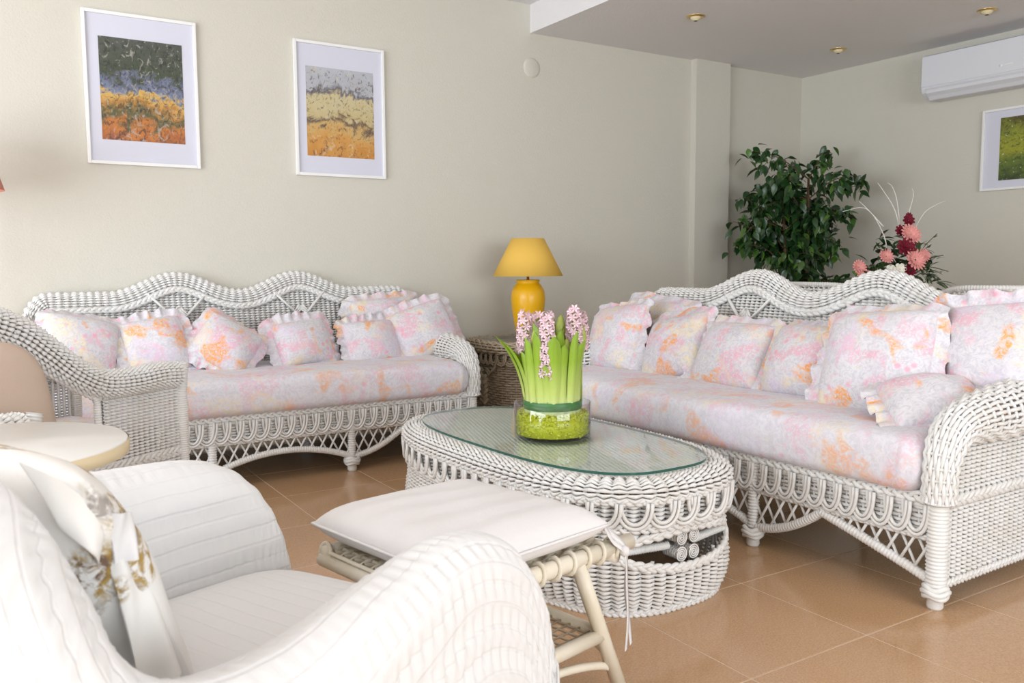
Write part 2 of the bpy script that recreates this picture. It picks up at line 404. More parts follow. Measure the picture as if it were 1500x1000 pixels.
struct(box('floor_window_end', WX - LX, FY0 - FY, .008, ((WX + LX) / 2, (FY0 + FY) / 2, -.0039), M['tile']))
struct(box('floor_terrace_end', FX0 - LX, WY - FY0, .008, ((FX0 + LX) / 2, (WY + FY0) / 2, -.0039), M['tile']))
def wall(name, sx, sy, sz, loc, mat='wall'): return struct(box(name, sx, sy, sz, loc, M[mat]))
wall('wall_back', WX - LX + .3, .12, CZ + .1, ((WX + LX) / 2, WY + .06, CZ / 2))
wall('wall_right', .12, WY - FY + .2, CZ + .1, (WX + .06, (WY + FY) / 2, CZ / 2))
# left wall with wide terrace doors, front wall with a wide window
wall('wall_left', .12, 1.12, CZ, (LX - .06, WY - .56, CZ / 2))
wall('wall_left_end', .12, 2.44, CZ, (LX - .06, FY + 1.22, CZ / 2))
wall('wall_left_lintel', .12, 4.62, .37, (LX - .06, 1.25, CZ - .185))
wall('wall_front', 2.15, .12, CZ, (LX + 1.075, FY - .06, CZ / 2))
wall('wall_front_end', 2.2, .12, CZ, (WX - 1.1, FY - .06, CZ / 2))
wall('wall_front_sill', 4.4, .12, .40, (1.35, FY - .06, .20))
wall('wall_front_lintel', 4.4, .12, .35, (1.35, FY - .06, CZ - .175))
def window(name, w_, h_, n, loc, rz):
    r_ = struct(empty(name, loc, rz)); f = .05
    for k in range(n + 1): box('window_frame', f, .06, h_, (-w_ / 2 + k * w_ / n, 0, h_ / 2), M['white_paint'], r_)
    for z in (f / 2, h_ - f / 2): box('window_rail', w_, .055, f, (0, 0, z), M['white_paint'], r_)
window('window_1', 4.6, 2.27, 3, (LX - .06, 1.25, 0), PI / 2)
window('window_2', 4.3, 1.88, 4, (1.35, FY - .06, .40), 0)
struct(box('ceiling', WX - LX + .3, WY - FY + .3, .1, ((WX + LX) / 2, (WY + FY) / 2, CZ + .05), M['ceiling']))
struct(box('ceiling_soffit', WX - SX, WY - FY, CZ - SZ, ((WX + SX) / 2, (WY + FY) / 2, (CZ + SZ) / 2), M['ceiling']))
struct(box('wall_pillar', .345, .055, SZ, (4.667, WY - .0275, SZ / 2), M['wall']))

# ------------------------------------------------------------------ pictures
def art(name, kind):
    t = NT(name); co = t.tc.outputs['Generated']; sep = t.n('ShaderNodeSeparateXYZ'); t.l(co, sep.inputs[0])
    nz = t.noise(co, 5, 4, .6, .8); fine = t.noise(co, 17, 3, .7, 1.2); ad = t.n('ShaderNodeMath', operation='MULTIPLY_ADD')
    t.l(nz, ad.inputs[0]); ad.inputs[1].default_value = .62; t.l(sep.outputs['Z'], ad.inputs[2])
    sb = t.n('ShaderNodeMath', operation='SUBTRACT'); t.l(ad.outputs[0], sb.inputs[0]); sb.inputs[1].default_value = .31; f = sb.outputs[0]
    if kind == 0:
        c = t.ramp(f, [(0, (.42, .12, .03)), (.14, (.62, .22, .04)), (.25, (.10, .12, .05)), (.36, (.55, .27, .06)), (.45, (.75, .48, .12)), (.50, (.22, .26, .36)), (.60, (.17, .19, .26)), (.68, (.07, .09, .05)), (1, (.10, .11, .09))])
        c = t.mix(t.ramp(fine, [(.50, (0, 0, 0)), (.62, (.75, .75, .75))]), c, (.035, .035, .03))
        c = t.mix(t.ramp(t.noise(co, 11, 3, .6, 2), [(.57, (0, 0, 0)), (.67, (.7, .7, .7))]), c, (.48, .45, .38))
    elif kind == 1:
        c = t.ramp(f, [(0, (.62, .27, .05)), (.20, (.70, .36, .09)), (.33, (.66, .45, .17)), (.40, (.16, .10, .07)), (.46, (.62, .50, .24)), (.68, (.66, .57, .32)), (.74, (.14, .13, .15)), (.80, (.50, .51, .52)), (1, (.55, .57, .60))])
        c = t.mix(t.ramp(fine, [(.55, (0, 0, 0)), (.66, (.8, .8, .8))]), c, (.10, .06, .05))
        c = t.mix(t.ramp(t.noise(co, 13, 3, .6, 1), [(.60, (0, 0, 0)), (.68, (.6, .6, .6))]), c, (.72, .62, .42))
    else:
        c = t.ramp(f, [(0, (.05, .08, .02)), (.3, (.16, .22, .03)), (.5, (.38, .38, .03)), (.75, (.30, .34, .03)), (1, (.10, .08, .02))])
        c = t.mix(t.ramp(fine, [(.5, (0, 0, 0)), (.65, (.8, .8, .8))]), c, (.03, .05, .01))
        c = t.mix(t.ramp(t.noise(co, 30, 2), [(.66, (0, 0, 0)), (.70, (.8, .8, .8))]), c, (.75, .75, .6))
    t.color(c); t.bump(fine, .1, .002); return t.set(.6, .3)
def picture(name, w_, h_, aw, ah, az, loc, rz, kind, label):
    r_ = tag(empty(name, loc, rz), label, 'picture'); f, d = .016, .022
    for sx in (-1, 1): box('frame_side', f, d, h_, (sx * (w_ - f) / 2, -d / 2, 0), M['white_paint'], r_, .002)
    for sz in (-1, 1): box('frame_side', w_ - 2 * f, d, f, (0, -d / 2, sz * (h_ - f) / 2), M['white_paint'], r_, .002)
    box('backing_board', w_ - .01, .004, h_ - .01, (0, -.003, 0), M['white_paint'], r_)
    box('mat_board', w_ - 2 * f, .003, h_ - 2 * f, (0, -.0075, 0), M['mat_board'], r_)
    box('print', aw, .001, ah, (0, -.0098, az), art(name + '_art', kind), r_)
    box('glazing', w_ - 2 * f, .002, h_ - 2 * f, (0, -.014, 0), M['pane'], r_)
    return r_
picture('framed_print', .528, .735, .387, .495, 0, (.762, WY, 1.868), 0, 0, 'white framed print of dark greens, blues and orange, leftmost on the wall')
picture('framed_print', .532, .732, .398, .487, -.012, (1.80, WY, 1.862), 0, 1, 'white framed print in yellow ochre and grey sky tones, nearer the lamp')
picture('framed_print', .73, .525, .50, .40, 0, (WX, 2.82, 1.724), -PI / 2, 2, 'white framed green garden print below the air conditioner')

# round cover plate on wall
cp = ob('wall_cover_plate', [lathe([(.0001, .010), (.045, .009), (.056, .006), (.062, .002), (.063, 0)], 40)], M['wall'], None, (3.10, WY, 2.252), (PI / 2, 0, 0))
tag(cp, 'round cream cover plate high on the wall above the lamp', 'cover plate')

# air conditioner
ac = tag(empty('air_conditioner', (WX, 3.1, 2.235)), 'white split air conditioner high on the right wall', 'air conditioner')
def prism(prof, length):
    prof = np.array(prof); n = len(prof); V = np.concatenate([np.stack([prof[:, 0], np.full(n, s), prof[:, 1]], 1) for s in (-length / 2, length / 2)])
    i = np.arange(n); F = np.stack([i, (i + 1) % n, (i + 1) % n + n, i + n], 1)
    bm = bmesh.new(); vv = [bm.verts.new(v) for v in V]
    for f in F: bm.faces.new([vv[k] for k in f])
    bm.faces.new(vv[:n]); bm.faces.new(vv[n:][::-1]); bmesh.ops.recalc_face_normals(bm, faces=bm.faces); return bm
bob('housing', prism([(0, -.14), (0, .145), (-.17, .15), (-.195, .14), (-.20, -.075), (-.19, -.10), (-.12, -.145)], .82), M['ac'], ac)
bob('front_panel', prism([(-.199, .135), (-.204, .135), (-.207, -.062), (-.200, -.062)], .815), M['ac'], ac)
bob('air_flap', prism([(-.193, -.105), (-.203, -.072), (-.206, -.078), (-.150, -.146), (-.144, -.142)], .76), M['ac'], ac)
lg = M['white_paint']
lo = ob('logo_dot', [lathe([(.0001, .0012), (.009, .0012), (.0095, 0)], 16)], lg, ac, (-.2065, -.12, -.018), (0, -PI / 2, 0))
bob('logo_bar', box_bm(.002, .048, .008, .001, 1), lg, ac, (-.2065, -.168, -.016))
# recessed downlights
for k, (x, y, lb) in enumerate(((3.734, 3.849, 'brass downlight in the soffit nearest the cover plate'), (5.151, 3.916, 'brass downlight in the soffit above the leafy tree'), (5.116, 2.869, 'brass downlight in the soffit above the air conditioner'))):
    d_ = tag(empty('downlight', (x, y, SZ)), lb, 'ceiling light', 'soffit downlights')
    ob('trim_ring', [lathe([(.030, -.002), (.036, -.008), (.050, -.007), (.056, -.002), (.056, 0)], 32)], M['brass'], d_)
    ob('eyeball', [lathe([(.0001, -.026), (.012, -.026), (.013, -.022), (.024, -.020), (.032, -.010), (.033, 0)], 28)], M['cream_metal'], d_)
    ob('bulb_face', [lathe([(.0001, -.0285), (.010, -.028), (.0115, -.026)], 20)], M['black'], d_)

# ------------------------------------------------------------------ wicker sofa
D_BACK = .73
def T_(s):
    s = np.abs(np.asarray(s, float)); x = np.clip((s - .315) / .315, -1, 1)
    t = .870 + .093 * np.cos(PI / 2 * x) ** 2
    e = np.clip((s - .90) / .135, 0, 1)
    return t - .30 * (1 - np.sqrt(np.clip(1 - e ** 2, 0, 1)))
def dback(z): return .585 + .145 * (np.asarray(z) - .36) / .55
def R_(s):
    s = abs(s)
    if s < .328: return .072 + .068 * (1 - (s / .328) ** 2)
    if s < .61: return .072 + .118 * ((s - .328) / .282) ** 1.9
    return .072 + .118 * (max(0, 1 - s) / .39) ** .9
RAIL, BORD = .325, .203
def foot(parent, x, y, name='foot'):
    k = [lathe([(.0001, 0), (.019, 0), (.023, .008), (.022, .03), (.027, .036)], 16, (x, y, 0))]
    for q in range(3):
        a = np.linspace(0, 2 * PI, 25)[:-1]
        k.append(tubes(np.stack([x + (.030 + .004 * (q == 1)) * np.cos(a), y + (.030 + .004 * (q == 1)) * np.sin(a), .040 + .012 * q + .004 * np.sin(3 * a + q)], 1), .0085, 6, None, True))
    return ob(name, k, M['wicker'], parent)
loop_w, loop_h = .088, .096
def loop_mesh(w_, h_, name):
    a = np.linspace(0, PI, 15); P = []
    for k in range(2):
        ww, hh = w_ / 2 - k * .0125, h_ - k * .0125
        x = -ww * np.cos(a); z = -hh * np.sin(a) ** .8; P.append(np.stack([x, -.004 - .010 * (x / w_ + .5), z], 1))
    return mesh_np(name, [tubes(np.array(P), .0058, 6)])
def arm_roll(path, radii, sgn, nu, nv, rw=.006, rib=0):
    """woven tube along a path given as (d,z); rows run along it"""
    p = smooth_path(path, 80); ts = np.linspace(0, 1, 80)
    tg = unit(np.gradient(p, axis=0)); rad_t = np.linspace(0, 1, len(radii))
    def S(u, v):
        d = np.interp(u, ts, p[:, 0]); z = np.interp(u, ts, p[:, 1]); td = np.interp(u, ts, tg[:, 0]); tz = np.interp(u, ts, tg[:, 1])
        r = np.interp(u, rad_t, radii); a = v * 2 * PI
        nd, nz = -tz, td
        return np.stack([sgn * r * np.cos(a), d + nd * r * np.sin(a), z + nz * r * np.sin(a)], -1)
    if rib: return ribbed(S, 0, 1, 0, 1, nu, nv, rib, .0035), p
    return weave(S, 0, 1, 0, 1, nu, nv, rw, .0055, .006), p
def build_sofa():
    root = empty('wicker_sofa')
    W = M['wicker']
    # back: panel + rolled top + border plait
    def Sp(u, v): return np.stack([u, dback(v), v], -1)
    bk = ob('backrest', ribbed(Sp, -.985, .985, .30, .93, 70, 48, .0131, .0045, flip=1, mask=lambda u, v: v < T_(u) - .062), W, root)
    ss = np.linspace(-1.032, 1.032, 400); top = np.stack([ss, T_(ss)], 1)
    top = np.concatenate([[[-1.036, .50]], top, [[1.036, .50]]])
    q, L = resample(top, 400); tg = unit(np.gradient(q, axis=0)); ts = np.linspace(0, 1, 400)
    def Sr(u, v):
        x = np.interp(u, ts, q[:, 0]); z = np.interp(u, ts, q[:, 1]); tx = np.interp(u, ts, tg[:, 0]); tz = np.interp(u, ts, tg[:, 1])
        r = .047; a = (-.62 + v * 2.0) * PI; nx, nz = -tz, tx         # nx,nz outward (up)
        k = r * np.sin(a + PI / 2 * 0) - r
        off = r * np.cos(a - PI / 2) - r
        y = dback(z) + .012 - r * np.cos(a)
        return np.stack([x + nx * off, y, z + nz * off], -1)
    ROLLF = 1
    ob('top_roll', ribbed(Sr, 0, 1, .05, .80, 80, 18, .0130, .003, flip=ROLLF), W, bk)
    inn = q + np.stack([tg[:, 1], -tg[:, 0]], 1) * .083; sel = slice(12, 388)
    bp = np.stack([inn[sel, 0], dback(inn[sel, 1]) - .022, inn[sel, 1]], 1)
    ob('border_plait', [braid(bp, np.stack([-tg[sel, 1], tg[sel, 0] * 0, tg[sel, 0]], 1), (0, -1, 0), .010, .0095, .09)], W, bk)
    for c in (-.315, .315):       # pointed cane motif below each crest
        for sg in (-1, 1):
            pts = np.array([(c + sg * .135, .852), (c + sg * .075, .79), (c + sg * .032, .745), (c + sg * .012, .765), (c, .782)])
            P = []
            for k in range(3):
                o = (k - 1) * .010; P.append(np.stack([pts[:, 0] + o * sg * .75, dback(pts[:, 1]) - .026, pts[:, 1] + o * .7], 1))
            ob('trim_cane', [tubes(np.array(P), .0068, 6)], W, bk)
            ob('trim_bulb', [wrapped([(c + sg * .019, float(dback(z)) - .028, z) for z in (.75, .725, .69)], [.008, .014, .007])], W, bk)
    # arms
    for sg in (-1, 1):
        parts, p = arm_roll([(.0, .315), (.0, .38), (.012, .45), (.06, .515), (.15, .538), (.30, .545), (.45, .565), (.58, .635), (.68, .74)],
                            [.038, .042, .052, .068, .079, .082, .078, .066, .05], 1, 28, 28)
        am = ob('arm', parts, W, root, (sg * 1.0, 0, 0))
        def Ss(u, v): return np.stack([np.zeros_like(u) + sg * .012, u, v], -1)
        zt = lambda u: np.interp(u, p[:, 0], p[:, 1])
        ob('side_panel', ribbed(Ss, .0, .72, .075, .72, 25, 50, .0129, .0045, flip=sg, mask=lambda u, v: v < zt(u) - .0), W, am)
        ob('side_plait', [braid(np.array([(sg * .018, d, RAIL - .01) for d in np.linspace(.0, .72, 30)]), (0, 0, 1), (1, 0, 0), .014, .0085, .09)], W, am)
        ob('side_plait', [braid(np.array([(sg * .018, d, .075) for d in np.linspace(.0, .72, 30)]), (0, 0, 1), (1, 0, 0), .008, .007, .06)], W, am)
    # seat frame
    fr = ob('seat_frame', [braid(np.array([(x, -.008, RAIL - .006) for x in np.linspace(-1.02, 1.02, 120)]), (0, 0, 1), (0, -1, 0), .013, .0085, .10),
                           tubes(np.array([[(x, .0, RAIL - .03) for x in np.linspace(-1.02, 1.02, 40)]]), .009),
                           braid(np.array([(x, -.004, BORD) for x in np.linspace(-1.0, 1.0, 120)]), (0, 0, 1), (0, -1, 0), .005, .006, .06)], W, root)
    def Sa(u, v): return np.stack([u, np.zeros_like(u) + .004, v], -1)
    apr = ob('apron', weave(Sa, -1.0, 1.0, BORD, RAIL - .02, 66, 8, .0062, .005, .005), W, root)
    lm = loop_mesh(loop_w, loop_h, 'loop'); lm.materials.append(W)
    nl = 33
    for k in range(nl):
        ob('loop', lm, None, apr, (-.94 + 1.88 * k / (nl - 1), -.006, RAIL - .022))
    box('seat_deck', 1.94, .60, .02, (0, .32, .29), M['dark'], root)
    # lattice + arched rod
    rod = []
    for a, b in ((-1.0, -.61), (-.61, -.328), (-.328, .328), (.328, .61), (.61, 1.0)):
        xs = np.linspace(a, b, 24); rod.append(wrapped([(x, 0, R_(x)) for x in xs], .0165, .011))
    sk = ob('arched_rod', rod, W, root)
    for k in range(-19, 20):
        for dr in (-1, 1):
            x0 = k * .052; pts = []
            for q_ in range(40):
                z = BORD - .004 * q_; x = x0 + dr * (.004 * q_) * .55
                if abs(x) > 1.0: break
                pts.append((x, .004 * dr, z))
                if z < R_(x): break
            if len(pts) > 5: ob('lattice_cane', [tubes(np.array([pts[0], pts[len(pts) // 2], pts[-1]]), .0048, 6)], W, sk)
    for x in (-1.0, -.328, .328, 1.0):
        r0 = .031 if abs(x) > .9 else .021
        lg_ = ob('leg', [wrapped([(x, .0, .05), (x, .0, RAIL - .02)], r0, .011, .0045, 12)], W, root); foot(lg_, x, 0)
    for x in (-.98, -.328, .328, .98):
        lg_ = ob('leg', [wrapped([(x, .66, .03), (x, .66, .40)], .02, .012)], W, root); foot(lg_, x, .66)
    ob('stretcher', [wrapped([(x, .18, .15) for x in (-.98, .98)], .014, .02), wrapped([(x, .42, .13) for x in (-.98, .98)], .014, .02)], M['cane'], root)
    # seat cushion
    n, m = 60, 40; L, Dp, H = .962, .335, .093
    a = np.linspace(0, 2 * PI, m, endpoint=False); cy, cz = np.cos(a), np.sin(a)
    prof = np.stack([Dp * np.sign(cy) * np.abs(cy) ** .22, H * np.sign(cz) * np.abs(cz) ** .42], 1)
    xs = np.concatenate([np.linspace(-1, -.93, 9), np.linspace(-.93, .93, 90)[1:-1], np.linspace(.93, 1, 9)]); V = []
    for x in xs:
        e = max(0., (abs(x) - .93) / .07); k = math.sqrt(max(0.0, 1 - e ** 2.2)); kk = .86 + .14 * k if k > 0 else 0
        if k < 1e-3: kk = 1e-3; k = 1e-3
        V.append(np.stack([np.full(m, x * L), prof[:, 0] * (.93 + .07 * k), prof[:, 1] * (.25 + .75 * k) if k > .01 else prof[:, 1] * .01], 1))
    V = np.array(V)
    V[..., 2] += .006 * wnoise(V, 9, 3) * (V[..., 2] > 0); V[..., 1] -= .010 * np.exp(-((V[..., 1] + Dp) / .05) ** 2) * np.cos(V[..., 2] / H * 1.4)
    V[..., 1] += .0022 * np.sin(V[..., 0] * 150 + 3 * wnoise(V, 11, 4)) * np.exp(-((V[..., 1] + Dp) / .05) ** 2)
    ob('seat_cushion', [(V + np.array([0, .285, .412]), grid_faces(len(xs), m, True))], M['floral_seat'], root)
    return root
sofa1 = build_sofa(); sofa1.location = (1.185, 3.875, 0)
tag(sofa1, 'long white wicker sofa with floral seat against the back wall under the pictures', 'sofa', 'white wicker sofas')
sofa2 = copy_tree(sofa1); S2ROT = -PI / 2 + .018
sofa2.location = (2.285, 2.368, 0); sofa2.rotation_euler = (0, 0, S2ROT)
tag(sofa2, 'white wicker sofa with floral seat to the right of the oval coffee table', 'sofa', 'white wicker sofas')

# ------------------------------------------------------------------ ruffled pillows
def pillow_mesh(w_, h_, th, seed, pinch=.07, wr=.014):
    n = 30; u = np.sin(np.linspace(-PI / 2, PI / 2, n)); U, Vv = np.meshgrid(u, u, indexing='ij')
    x = w_ / 2 * U * (1 - pinch * (1 - Vv ** 2)) * (1 - .09 * np.abs(U * Vv) ** 3); y = h_ / 2 * Vv * (1 - pinch * (1 - U ** 2)) * (1 - .09 * np.abs(U * Vv) ** 3)
    p = (np.clip((1 - np.abs(U) ** 2.4) * (1 - np.abs(Vv) ** 2.4), 0, 1)) ** .55
    parts = []
    for sg in (1, -1):
        P = np.stack([x, y, sg * th / 2 * p], -1)
        P[..., 2] += sg * wr * wnoise(P, 16, seed + sg) * p ** .5 + .012 * wnoise(P, 5, seed + 9) * (1 - p * .3)
        F = grid_faces(n, n); parts.append((P, F if sg > 0 else F[:, ::-1]))
    return mesh_np('pillow', parts)
def ruffle_mesh(w_, h_, seed, width=.05, pinch=.07):
    r = np.random.default_rng(seed); n = 300; t = np.linspace(0, 4, n, endpoint=False); u = np.zeros(n); v = np.zeros(n)
    k = t.astype(int); f = (t - k) * 2 - 1
    for i in range(n):
        u[i], v[i] = ((f[i], -1), (1, f[i]), (-f[i], 1), (-1, -f[i]))[k[i]]
    x = w_ / 2 * u * (1 - pinch * (1 - v ** 2)) * (1 - .09 * np.abs(u * v) ** 3); y = h_ / 2 * v * (1 - pinch * (1 - u ** 2)) * (1 - .09 * np.abs(u * v) ** 3)
    ox = np.sign(u) * np.abs(u) ** 6; oy = np.sign(v) * np.abs(v) ** 6; l = np.sqrt(ox ** 2 + oy ** 2); ox /= l; oy /= l
    ph = np.cumsum(r.uniform(.05, .55, n)) * 1.5; V = []
    B = np.stack([x, y, 0 * x], -1); base = .012 * wnoise(B, 5, seed + 9)
    lean = -.45 + .9 * wnoise(B, 7, seed + 2); am = .010 * (1 + .7 * wnoise(B, 9, seed + 4)); tuck = 1 + .35 * wnoise(B, 8, seed + 6)
    for j in range(5):
        q = j / 4; wd = width * q * tuck * (1 + .12 * np.sin(ph * .5 + seed))
        V.append(np.stack([x + ox * wd, y + oy * wd, base + am * q * np.sin(ph) + lean * wd], -1))
    V = np.array(V)
    return mesh_np('ruffle', [(V, grid_faces(5, n, True))])
def make_pillow(name, w_, h_, th, mat, mw, label, seed, ruffle=.05, cat='pillow', group=None, pinch=.045):
    me = pillow_mesh(w_, h_, th, seed, pinch)
    o = ob(name, me, mat); o.matrix_world = mw
    if ruffle: ob('ruffle', ruffle_mesh(w_, h_, seed, ruffle, pinch), mat, o)
    return tag(o, label, cat, group)
def sofa_frame(o): return Matrix.Translation(o.location) @ Matrix.Rotation(o.rotation_euler.z, 4, 'Z')
def seat_pillow(sofa, s, d, z, w_, h_, lean, roll, yaw, label, seed, th=.15, ruffle=.042):
    mw = sofa_frame(sofa) @ Matrix.Translation((s, d, z)) @ Matrix.Rotation(math.radians(yaw), 4, 'Z') @ Matrix.Rotation(math.radians(90 - lean), 4, 'X') @ Matrix.Rotation(math.radians(roll), 4, 'Z')
    return make_pillow('floral_pillow', w_, h_, th, M['floral'], mw, label, seed, ruffle, 'pillow', 'ruffled floral pillows')
P1 = [(-.80, .40, .635, .33, .30, 24, -14, 8, 'ruffled floral pillow at the left end of the back sofa', .15),
      (-.475, .40, .625, .29, .29, 26, 8, 0, 'ruffled floral pillow under the left crest, second on the back sofa', .14),
      (-.165, .36, .615, .29, .27, 30, -38, 0, 'tilted ruffled floral pillow third from the left on the back sofa', .14),
      (.225, .38, .605, .30, .25, 28, 8, 0, 'ruffled floral pillow under the right crest of the back sofa', .14),
      (.76, .52, .665, .42, .32, 18, 3, 0, 'ruffled floral pillow tucked behind two others on the back sofa', .12),
      (.60, .36, .595, .31, .25, 28, 2, 0, 'front ruffled floral pillow second from the right arm of the back sofa', .13),
      (.90, .36, .635, .37, .31, 24, 20, -16, 'ruffled floral pillow propped on the right arm of the back sofa', .14)]
for k, (s, d, z, w_, h_, le, ro, ya, lb, th) in enumerate(P1): seat_pillow(sofa1, s, d, z, w_, h_, le, ro, ya, lb, 20 + k, th)
P2 = [(-.86, .36, .635, .40, .36, 24, 8, -6, 'large floral pillow at the far end of the right sofa behind the hyacinths', .17),
      (-.80, .55, .675, .46, .30, 15, -4, 0, 'ruffled floral pillow tucked at the back of the far end of the right sofa', .11),
      (-.47, .38, .625, .35, .32, 26, 14, 0, 'ruffled floral pillow third from the far end of the right sofa', .15),
      (-.12, .37, .62, .36, .30, 28, 0, 0, 'floral pillow in the middle of the right sofa below the gap between crests', .15),
      (.225, .38, .625, .31, .30, 26, 2, 0, 'floral pillow left of the largest pillow on the right sofa', .14),
      (.575, .32, .655, .40, .39, 24, 5, 4, 'largest floral pillow with orange trim on the right sofa', .18),
      (.90, .46, .70, .36, .36, 18, 6, 8, 'floral pillow leaning in the near corner of the right sofa', .15),
      (.84, .22, .565, .30, .24, 64, 22, 30, 'small floral pillow lying flat beside the near arm of the right sofa', .12)]
for k, (s, d, z, w_, h_, le, ro, ya, lb, th) in enumerate(P2): seat_pillow(sofa2, s, d, z, w_, h_, le, ro, ya, lb, 50 + k, th)

# ------------------------------------------------------------------ oval coffee table
def outline(a, b, n=3.0, m=720):
    t = np.linspace(0, 2 * PI, m, endpoint=False); c, s = np.cos(t), np.sin(t)
    p = np.stack([a * np.sign(c) * np.abs(c) ** (2 / n), b * np.sign(s) * np.abs(s) ** (2 / n)], 1)
    q, L = resample(p, m, True); tg = unit(np.roll(q, -1, 0) - np.roll(q, 1, 0)); nr = np.stack([tg[:, 1], -tg[:, 0]], 1)
    for _ in range(6): nr = unit((np.roll(nr, 1, 0) + nr * 2 + np.roll(nr, -1, 0)))
    return q, nr, L
GA, GB = .301, .627
OQ, ON, OL = outline(GA, GB)
OT = np.arange(len(OQ) + 1) / len(OQ); OQ1 = np.concatenate([OQ, OQ[:1]]); ON1 = np.concatenate([ON, ON[:1]])
def E_(u, off, z):
    u = np.mod(u, 1.0); x = np.interp(u, OT, OQ1[:, 0]); y = np.interp(u, OT, OQ1[:, 1]); nx = np.interp(u, OT, ON1[:, 0]); ny = np.interp(u, OT, ON1[:, 1])
    return np.stack([x + nx * off, y + ny * off, z + 0 * x], -1)
table = tag(empty('coffee_table', (1.68, 2.43, 0), .033), 'oval white wicker coffee table with glass top between the sofas', 'coffee table')
W = M['wicker']
rim_p = smooth_path([(-.008, .384), (.018, .391), (.046, .387), (.066, .370), (.066, .348), (.050, .335)], 40)
def Srim(u, v): return E_(u, np.interp(v, np.linspace(0, 1, 40), rim_p[:, 0]), np.interp(v, np.linspace(0, 1, 40), rim_p[:, 1]))
RIMF = -1
ob('rim', ribbed(Srim, 0, 1, 0, 1, 100, 10, .0118, .0045, closed=True, flip=RIMF), W, table)
sk_p = smooth_path([(.050, .342), (.046, .28), (.046, .22), (.054, .16), (.058, .10), (.050, .05), (.028, .008)], 60)
zz = sk_p[::-1, 1]; oo = sk_p[::-1, 0]
def Ssk(u, v): return E_(u, np.interp(v, zz, oo), v)
UC = [0, .25, .5, .75]   # middle of long sides and ends
def eye(u, v, grow=0):
    k = np.zeros(np.shape(u), bool)
    for c in UC:
        a = (np.mod(u - c + .5, 1) - .5) * OL; h = (.052 + grow) * np.sqrt(np.clip(1 - (np.abs(a) / .20) ** 1.5, 0, 1)); k |= (np.abs(a) < .20) & (np.abs(v - .190) < h)
    return k
ob('side', ribbed(Ssk, 0, 1, .008, .342, 100, 27, .0124, .0045, closed=True, flip=1, mask=lambda u, v: ~eye(u, v)), W, table)
uu = np.linspace(0, 1, 300, endpoint=False)
def ring(z, off, wd, r, pitch): return braid(E_(uu, off, z), (0, 0, 1), np.concatenate([ON, ON[:1]])[(uu * len(OQ)).astype(int)][:, [0, 1, 1]] * [1, 1, 0], wd, r, pitch, True)
ob('plait', [ring(.338, .060, .006, .0065, .07)], W, table); ob('plait', [ring(.262, .056, .011, .0065, .08)], W, table)
ob('plait', [ring(.010, .034, .007, .007, .06)], W, table)
tl = loop_mesh(.098, .074, 'loop'); tl.materials.append(W)
for k in range(50):
    p = E_(np.array(k / 50), .056, .338); nx, ny = np.interp(k / 50, OT, ON1[:, 0]), np.interp(k / 50, OT, ON1[:, 1])
    ob('loop', tl, None, table, p, (0, 0, math.atan2(ny, nx) + PI / 2))
for c in UC:
    a = np.linspace(-.2, .2, 50); h = .052 * np.sqrt(np.clip(1 - (np.abs(a) / .20) ** 1.5, 0, 1))
    for sg in (-1, 1):
        z = .190 + sg * (h + .004); P = np.array([Ssk(np.array(c + x / OL), np.array(y)) for x, y in zip(a, z)])
        n_ = np.array([np.interp(c % 1, OT, ON1[:, 0]), np.interp(c % 1, OT, ON1[:, 1]), 0])
        ob('opening_plait', [braid(P + n_ * .004, (0, 0, 1), n_, .009, .0082, .09)], W, table)
    rot = math.atan2(n_[1], n_[0]) + PI / 2; base = E_(np.array(c), .045, .19)
    for sx in (-1, 1):
        for sz in (-1, 1):
            th = np.linspace(0, 2 * PI * 3.4, 64); rr = .002 + .0205 * th / th[-1]
            sp = np.stack([rr * np.cos(th), 0 * th, rr * np.sin(th)], 1)
            ob('scroll', [tubes(sp, .0024, 5), wrapped([(0, .004, 0), (0, .06, 0)], .018, .008)], W, table, tuple(base + np.array([0, 0, sz * .0245]) + np.array([math.cos(rot), math.sin(rot), 0]) * sx * .0245), (0, 0, rot))
        e1 = base + np.array([math.cos(rot), math.sin(rot), 0]) * sx * .05; e2 = Ssk(np.array(c + (1 if True else 1) * sx * .185 / OL), np.array(.19))
        ob('cross_rod', [wrapped([e1 - n_ * .03, (e1 + e2) / 2 - n_ * .02, e2 - n_ * .008], .0135, .008)], W, table)
def Sm(u, v): return np.stack([v, u, 0 * u + .391], -1)
ins = lambda u, v: (np.abs(v) / GA) ** 3 + (np.abs(u) / GB) ** 3 < 1
ob('woven_top', weave(Sm, -.62, .62, -.298, .298, 56, 74, .0038, .003, .003, mask=ins), W, table)
box('shelf_board', .5, 1.05, .012, (0, 0, .372), M['white_paint'], table, .0)
bm = bmesh.new(); vv = [bm.verts.new((x * .992, y * .992, .3995)) for x, y in OQ[::4]]; f = bm.faces.new(vv)
ex = bmesh.ops.extrude_face_region(bm, geom=[f]); bmesh.ops.translate(bm, vec=(0, 0, .008), verts=[e for e in ex['geom'] if isinstance(e, bmesh.types.BMVert)])
bmesh.ops.recalc_face_normals(bm, faces=bm.faces)
gt = bob('glass_top', bm, M['table_glass'], table); gt.data.materials.append(M['glass_edge'])
for p in gt.data.polygons:
    if abs(p.normal.z) < .5: p.material_index = 1

